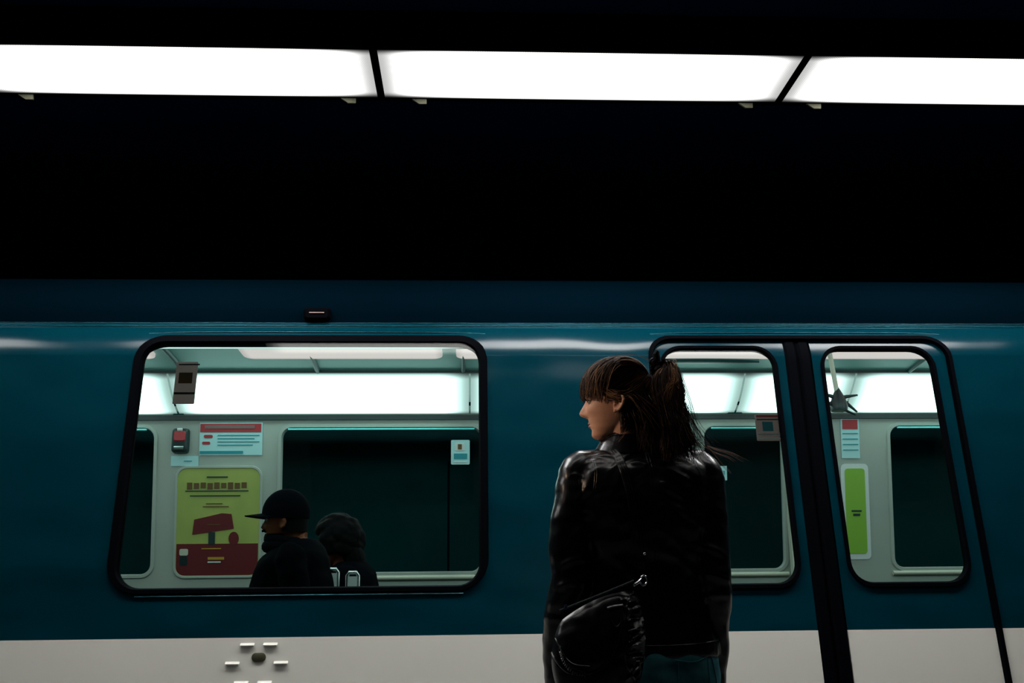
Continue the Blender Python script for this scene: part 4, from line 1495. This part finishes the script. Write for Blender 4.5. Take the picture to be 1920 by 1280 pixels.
# scrunchie
mb = MB()
nn = 40
q = []
for k in range(nn + 1):
    a = 2 * math.pi * k / nn
    ax = Vector((0.80, -0.15, 0.45)).normalized()
    e1 = ax.cross(Vector((0, 0, 1))).normalized()
    e2 = ax.cross(e1)
    q.append(Vector(T0) + ax * 0.006 + e1 * (0.020 + 0.002 * math.sin(a * 9)) * math.cos(a) + e2 * (0.024 + 0.002 * math.cos(a * 7)) * math.sin(a))
mb.tube(q, [0.0085 + 0.0022 * math.sin(k * 2.3) for k in range(nn + 1)], 10)
mb.tube([Vector(T0) + Vector((0.002, -0.015, 0.02)), Vector(T0) + Vector((0.0, -0.02, 0.038)), Vector(T0) + Vector((0.004, -0.02, 0.046))], [0.010, 0.009, 0.005], 8)
mb.build('hair_tie', 'darkhair', WOMAN)

# ---- handbag
BAG = thing('handbag', 'glossy black leather shoulder bag hanging at the woman\'s left hip', 'bag', (0.35, 2.36, 0.72))
by = 2.372
cx, cz = 0.330, 0.838
def bag_pt(u, v):
    """u in [-1,1] across, v in [-1,1] up: slumped outline with a slanted top"""
    x = 0.332 + 0.128 * u
    top = 0.966 + 0.032 * u - 0.006 * (1 - u * u)
    bot = 0.705 + 0.02 * u * u
    z = bot + (top - bot) * (v + 1) / 2
    x += -0.012 * (1 - v) * 0.5 * u
    return x, z
rowsF = []
NU, NV = 36, 28
V, F = [], []
for sgn in (-1, 1):
    for j in range(NV + 1):
        for i in range(NU + 1):
            u, v = -1 + 2 * i / NU, -1 + 2 * j / NV
            # round the square domain
            uu = u * math.sqrt(1 - 0.42 * v * v)
            vv = v * math.sqrt(1 - 0.30 * u * u)
            x, z = bag_pt(uu, vv)
            th = 0.052 * max(0.0, (1 - abs(u) ** 3)) ** 0.5 * max(0.0, (1 - (abs(v) ** (3 if v < 0 else 1.6)))) ** 0.6
            wr = 0.004 * noise.noise((x * 40, z * 60, sgn)) + (0.006 * math.sin(z * 260 + 6 * noise.noise((x * 20, z * 20, 1))) * max(0, min(1, (u - 0.45) * 5)) if sgn < 0 else 0)
            V.append((x, by + sgn * th + sgn * wr * (th > 0.005), z))
o1 = (NV + 1) * (NU + 1)
for s_ in range(2):
    for j in range(NV):
        for i in range(NU):
            a = s_ * o1 + j * (NU + 1) + i
            F.append((a, a + 1, a + NU + 2, a + NU + 1) if s_ == 0 else (a, a + NU + 1, a + NU + 2, a + 1))
mb = MB()
mb.add(V, F)
me = bpy.data.meshes.new('body')
me.from_pydata(mb.v, [], mb.f)
bm = bmesh.new()
bm.from_mesh(me)
bmesh.ops.remove_doubles(bm, verts=bm.verts, dist=0.0008)
bmesh.ops.recalc_face_normals(bm, faces=bm.faces)
bm.to_mesh(me)
bm.free()
me.materials.append(M['patent'])
bagbody = link('bag_body', me, BAG)
BB = bvh_of(me)


def bagline(pts, r_, m='leather2', off=0.0015, name='piping', parent=None, n=8):
    q = drape(BB, pts, n, off)
    if len(q) > 2:
        return MB().tube(q, r_, 6).build(name, m, parent or BAG)


bagline([(0.214, 0.930), (0.207, 0.885), (0.215, 0.845), (0.245, 0.812), (0.285, 0.803), (0.330, 0.812), (0.365, 0.845), (0.385, 0.895), (0.395, 0.935)], 0.0028, name='pocket_piping')
bagline([(0.212, 0.925), (0.222, 0.880), (0.240, 0.845), (0.262, 0.826), (0.300, 0.818)], 0.0018, name='pocket_piping')
bagline([(0.438, 0.972), (0.408, 0.950), (0.392, 0.905), (0.387, 0.860), (0.392, 0.815), (0.410, 0.780), (0.432, 0.750)], 0.0030, name='gusset_piping')
bagline([(0.352, 0.937), (0.368, 0.939), (0.392, 0.939)], 0.0035, name='flap_bar')
bagline([(0.358, 0.915), (0.372, 0.895), (0.392, 0.915)], 0.0015, name='flap_edge')
# zipper along the slanted top
q = [Vector((0.232 + (0.425 - 0.232) * t, by - 0.010, 0.9445 + (0.986 - 0.9445) * t + 0.004 * t * t)) for t in [k / 60 for k in range(61)]]
zp = MB().tube(q, 0.0030, 6).build('zipper', 'leather2', BAG)
mb = MB()
for k in range(0, 60):
    p = q[k]
    mb.box((p.x - 0.0011, p.y - 0.0045, p.z - 0.0030), (p.x + 0.0011, p.y - 0.0020, p.z + 0.0030))
zt = mb.build('zipper_teeth', mat('dark_zip_metal', (0.25, 0.25, 0.27), 0.3, metal=1.0), zp, smooth=False)
MB().box((0.243, by - 0.020, 0.946), (0.251, by - 0.014, 0.956)).build('zipper_pull', 'silver', zp, smooth=False)
# woven stitching on the left lower edge, like a laced cord
def ringlets(path, n, r_, name):
    q = catmull(path, 12)
    for k in range(n):
        p = Vector(q[int(k * (len(q) - 1) / (n - 1))])
        a = []
        for j in range(9):
            t = 2 * math.pi * j / 8
            a.append(p + Vector((0.004 * math.cos(t) * 0.5, -r_ * math.cos(t), r_ * math.sin(t))))
        MB().tube(a, 0.0016, 5).build(name, 'leather2', BAG)
ringlets([(0.228, by - 0.048, 0.862), (0.236, by - 0.052, 0.838), (0.256, by - 0.054, 0.815), (0.285, by - 0.052, 0.802)], 16, 0.007, 'lacing')
# gathered folds on the gusset
for z0 in (0.915, 0.905, 0.882, 0.870, 0.858, 0.846, 0.834, 0.822, 0.812):
    dx = RNG.uniform(-0.006, 0.006)
    bagline([(0.400 + dx, z0), (0.418 + dx, z0 + 0.003 + RNG.uniform(-0.002, 0.002)), (0.436 + dx, z0 - 0.001)], 0.0022, 'patent', off=0.0005, name='gather')
# ring, hook and strap
hk = MB()
rc = Vector((0.452, by - 0.004, 0.988))
hk.tube([rc + Vector((0.009 * math.cos(t), 0, 0.011 * math.sin(t))) for t in [2 * math.pi * k / 16 for k in range(17)]], 0.0022, 8)
ringo = hk.build('ring', 'silver', BAG)
MB().tube([rc + Vector((-0.028, -0.004, -0.008)), rc + Vector((-0.014, -0.006, -0.002)), rc + Vector((-0.006, -0.002, 0.004))], [0.0035, 0.004, 0.003], 8).build('hook', 'silver', BAG)
MB().ball(rc + Vector((0.0, -0.03, 0.060)), (0.0035, 0.002, 0.0030), 10, 6).build('stud', 'silver', BAG)
for ch in BAG.children_recursive:
    if ch.type == 'MESH':
        for v in ch.data.vertices:
            v.co.z += 0.058 + 0.10 * (v.co.x - 0.232)
            v.co.x = v.co.x - 0.018 - 0.10 * (v.co.x - 0.232)
# strap draped over the jacket
q = drape(JB, [(0.352, 1.415), (0.362, 1.398), (0.376, 1.375), (0.386, 1.345), (0.400, 1.28), (0.410, 1.20), (0.420, 1.12), (0.424, 1.075)], 8, 0.003)
mb = MB()
V, F = [], []
for i, p in enumerate(q):
    t = (q[min(i + 1, len(q) - 1)] - q[max(i - 1, 0)]).normalized()
    a = t.cross(Vector((0, -1, 0))).normalized()
    w = 0.011
    for sx, sy in ((-1, 0.0), (-0.8, -0.0035), (0.8, -0.0035), (1, 0.0), (0.8, 0.002), (-0.8, 0.002)):
        V.append(p + a * (w * sx) + Vector((0, sy, 0)))
    if i:
        for k in range(6):
            F.append(((i - 1) * 6 + k, (i - 1) * 6 + (k + 1) % 6, i * 6 + (k + 1) % 6, i * 6 + k))
mb.add(V, F)
STP = mb.build('strap', 'leather', BAG)
for sx in (-0.55, 0.0, 0.55):
    MB().tube([p + (q[min(i + 1, len(q) - 1)] - q[max(i - 1, 0)]).normalized().cross(Vector((0, -1, 0))).normalized() * (0.011 * sx) + Vector((0, -0.0038, 0)) for i, p in enumerate(q)], 0.0011, 5).build('strap_stitching', 'leather2', STP)

# =================== passengers
def passenger(name_label, hx, hy, hz, hs, cloth='cloth', torso_w=0.19, pitch=0.0):
    """Seated, facing -x."""
    t = thing('person', name_label, 'person', (hx + 0.08, hy, 0))
    f = Vector((-math.cos(pitch), 0, -math.sin(pitch)))
    up = Vector((-math.sin(pitch), 0, math.cos(pitch)))
    l = Vector((0, -1, 0))
    T = lambda u, s, z: Vector((hx, hy, hz)) + f * (u * hs) + l * (s * hs) + up * (z * hs)
    b = MB()
    b.loft([[T(*p) for p in row] for row in head_pts(56, 72)])
    ear_add(b, T, 1)
    ear_add(b, T, -1)
    sx = hx + 0.08
    sz = hz + 0.0
    hipz = 0.56
    limb(b, [T(-0.03, 0, 0.06), T(-0.035, 0, 0.0), (sx, hy, sz - 0.02)], [.058, .058, .08], 20)

    def side_tors(mbx, e):
        tors(mbx, [(sz + 0.02, sx, hy, .06 + e, .09 + e, 2), (sz - 0.03, sx - 0.01, hy, .11 + e, torso_w * 0.85 + e, 2.2), (sz - 0.10, sx - 0.03, hy, .15 + e, torso_w + e, 2.3),
                   (sz - 0.28, sx - 0.03, hy, .19 + e, torso_w * 0.9 + e, 2.2), (hipz + 0.10, sx - 0.01, hy, .17 + e, torso_w * 0.88 + e, 2.2), (hipz - 0.06, sx + 0.03, hy, .13 + e, torso_w * 0.95 + e, 2.2)])

    def arms(mbx, e):
        for sg in (-1, 1):
            y = hy + sg * (torso_w + 0.01)
            limb(mbx, [(sx, y - sg * 0.03, sz - 0.05), (sx - 0.01, y, sz - 0.08), (sx + 0.02, y + sg * 0.02, sz - 0.22), (sx + 0.0, y + sg * 0.02, sz - 0.33), (sx - 0.15, y - sg * 0.03, sz - 0.36), (sx - 0.27, y - sg * 0.09, sz - 0.37)],
                 [.052 + e, .055 + e, .048 + e, .042 + e, .036 + e, .028 + e * 0.7])

    def legs(mbx, e, z0=0.0):
        for sg in (-1, 1):
            y = hy + sg * 0.10
            limb(mbx, [(sx + 0.02, y, hipz - 0.02), (sx - 0.20, y, hipz), (sx - 0.40, y, hipz - 0.03), (sx - 0.43, y, hipz - 0.20), (sx - 0.42, y, 0.09 + z0)], [.085 + e, .078 + e, .060 + e, .055 + e, .036 + e])
    side_tors(b, -0.012)
    arms(b, -0.01)
    legs(b, -0.008)
    for sg in (-1, 1):
        y = hy + sg * (torso_w + 0.01)
        hand(b, (sx - 0.27, y - sg * 0.09, sz - 0.37), (-1, -sg * 0.3, -0.25), sg, (0, 0, -1), 1.0)
        foot(b, (sx - 0.42, hy + sg * 0.10, 0.09), (-1, 0, 0))
    me_ = remesh(b, 0.0065, 1)
    set_mat(me_, 'darkskin')
    link('body', me_, t)
    c = MB()
    side_tors(c, 0.012)
    arms(c, 0.012)
    cm = remesh(c, 0.008, 3)
    ripple(cm, 0.006, 16, 22)
    set_mat(cm, cloth)
    link('jacket', cm, t)
    c = MB()
    legs(c, 0.006, 0.03)
    cm = remesh(c, 0.009, 2)
    set_mat(cm, 'cloth')
    link('trousers', cm, t)
    for sg in (-1, 1):
        c = MB()
        foot(c, (sx - 0.42, hy + sg * 0.10, 0.09), (-1, 0, 0), 1.1)
        cm = c.build('shoe', 'shoe', t)
    for e in (1, -1):
        cc = T(0.0665, e * 0.030, 0.1035)
        eb = MB().ball(cc, 0.0112 * hs, 12, 8).build('eye', 'eye', t)
        MB().ball(cc + f * 0.006, 0.0058, 10, 6).build('iris', 'iris', eb)
    return t, T


# passenger with the cap
P1, T1 = passenger('passenger in a dark peaked cap sitting behind the wide train window', -0.824, 4.62, 1.231, 1.02)
mb = MB()
rows = []
for j in range(12):
    ph = (math.pi / 2) * j / 11.5
    rr = math.cos(ph)
    rows.append([T1(-0.006 + 0.106 * rr * math.cos(a), 0.088 * rr * math.sin(a), 0.135 + 0.108 * math.sin(ph)) for a in [2 * math.pi * k / 40 for k in range(40)]])
rows = [[T1(-0.006 + 0.104 * math.cos(a), 0.086 * math.sin(a), 0.112) for a in [2 * math.pi * k / 40 for k in range(40)]]] + rows
mb.loft(rows)
CAPO = mb.build('cap', 'cloth', P1)
mb = MB()
V, F = [], []
for j in range(7):
    tt = j / 6
    for k in range(21):
        a = -1.15 + 2.3 * k / 20
        rr = 0.095 + 0.085 * tt * math.cos(a * 1.05) ** 0.7
        z = 0.136 - 0.010 * tt - 0.018 * (math.sin(a)) ** 2
        V.append(T1(-0.004 + rr * math.cos(a), (0.082 + 0.012 * tt) * math.sin(a), z))
for j in range(6):
    for k in range(20):
        q_ = j * 21 + k
        F.append((q_, q_ + 1, q_ + 22, q_ + 21))
mb.add(V, F)
bo = mb.build('peak', 'cloth', CAPO)
sm = bo.modifiers.new('t', 'SOLIDIFY')
sm.thickness = 0.005
MB().ball(T1(-0.006, 0, 0.243), 0.006, 8, 6).build('button', 'cloth', CAPO)
# short dark hair beneath the cap, and beard
mb = MB()
rows = []
for z in (0.052, 0.07, 0.09, 0.11, 0.125):
    rows.append([T1(-0.012 + (0.092 if math.cos(a) < 0 else 0.02) * math.cos(a), 0.078 * math.sin(a), z) for a in [2 * math.pi * k / 32 for k in range(32)]])
mb.loft(rows)
mb.build('hair', 'darkhair', P1)
mb = MB()
rows = []
for z, F_, w_ in ((-0.012, 0.06, 0.030), (0.0, 0.078, 0.042), (0.015, 0.087, 0.052), (0.030, 0.087, 0.056), (0.045, 0.082, 0.060)):
    rows.append([T1(0.02 + (F_ - 0.02) * math.cos(a), w_ * math.sin(a), z) for a in [2 * math.pi * k / 28 for k in range(28)]])
mb.loft(rows)
mb.build('beard', 'darkhair', P1)
mb = MB()
mb.tube([T1(0.088 - 0.4 * s_ * s_ * 10 * 0.25, s_, 0.060 - 4 * s_ * s_) for s_ in np.linspace(-0.03, 0.03, 11)], 0.006, 8)
mb.build('moustache', 'darkhair', P1)

# thick scarf around the neck
mb = MB()
for zz, rx_, ry_, rr_ in ((-0.020, 0.085, 0.085, 0.030), (0.008, 0.078, 0.074, 0.026)):
    mb.tube([T1(-0.02 + rx_ * math.cos(a), ry_ * math.sin(a), zz + 0.010 * math.cos(a)) for a in [2 * math.pi * k / 28 for k in range(29)]], rr_, 12)
mb.build('scarf', 'cloth', P1)

# passenger behind, dark full hair
P2, T2 = passenger('passenger with full dark hair in dark clothes, sitting behind the one wearing a cap', -0.650, 5.15, 1.140, 1.05, torso_w=0.175)
mb = MB()
for k in range(260):
    th = RNG.uniform(-math.pi, math.pi)
    ph = RNG.uniform(-0.5, 1.5)
    if abs(th) < 0.9 and ph < 0.45:
        continue
    d = np.array([math.cos(ph) * math.cos(th), math.cos(ph) * math.sin(th), math.sin(ph)])
    p = EC + d * ER * 1.05
    mb.ball(T2(*p), RNG.uniform(0.026, 0.036), 8, 6)
hm = remesh(mb, 0.006, 4)
set_mat(hm, 'darkhair')
link('hair', hm, P2)
mb = MB()
limbq = [T2(-0.06, 0.03, 0.10), T2(-0.085, 0.03, 0.03), T2(-0.10, 0.02, -0.06), T2(-0.10, 0.0, -0.14)]
limb(mb, limbq, [0.05, 0.055, 0.045, 0.02], 14)
limb(mb, [T2(-0.06, -0.03, 0.10), T2(-0.085, -0.03, 0.03), T2(-0.10, -0.02, -0.06), T2(-0.10, 0.0, -0.14)], [0.05, 0.055, 0.045, 0.02], 14)
hm = remesh(mb, 0.006, 1)
set_mat(hm, 'darkhair')
link('long_hair', hm, P2)
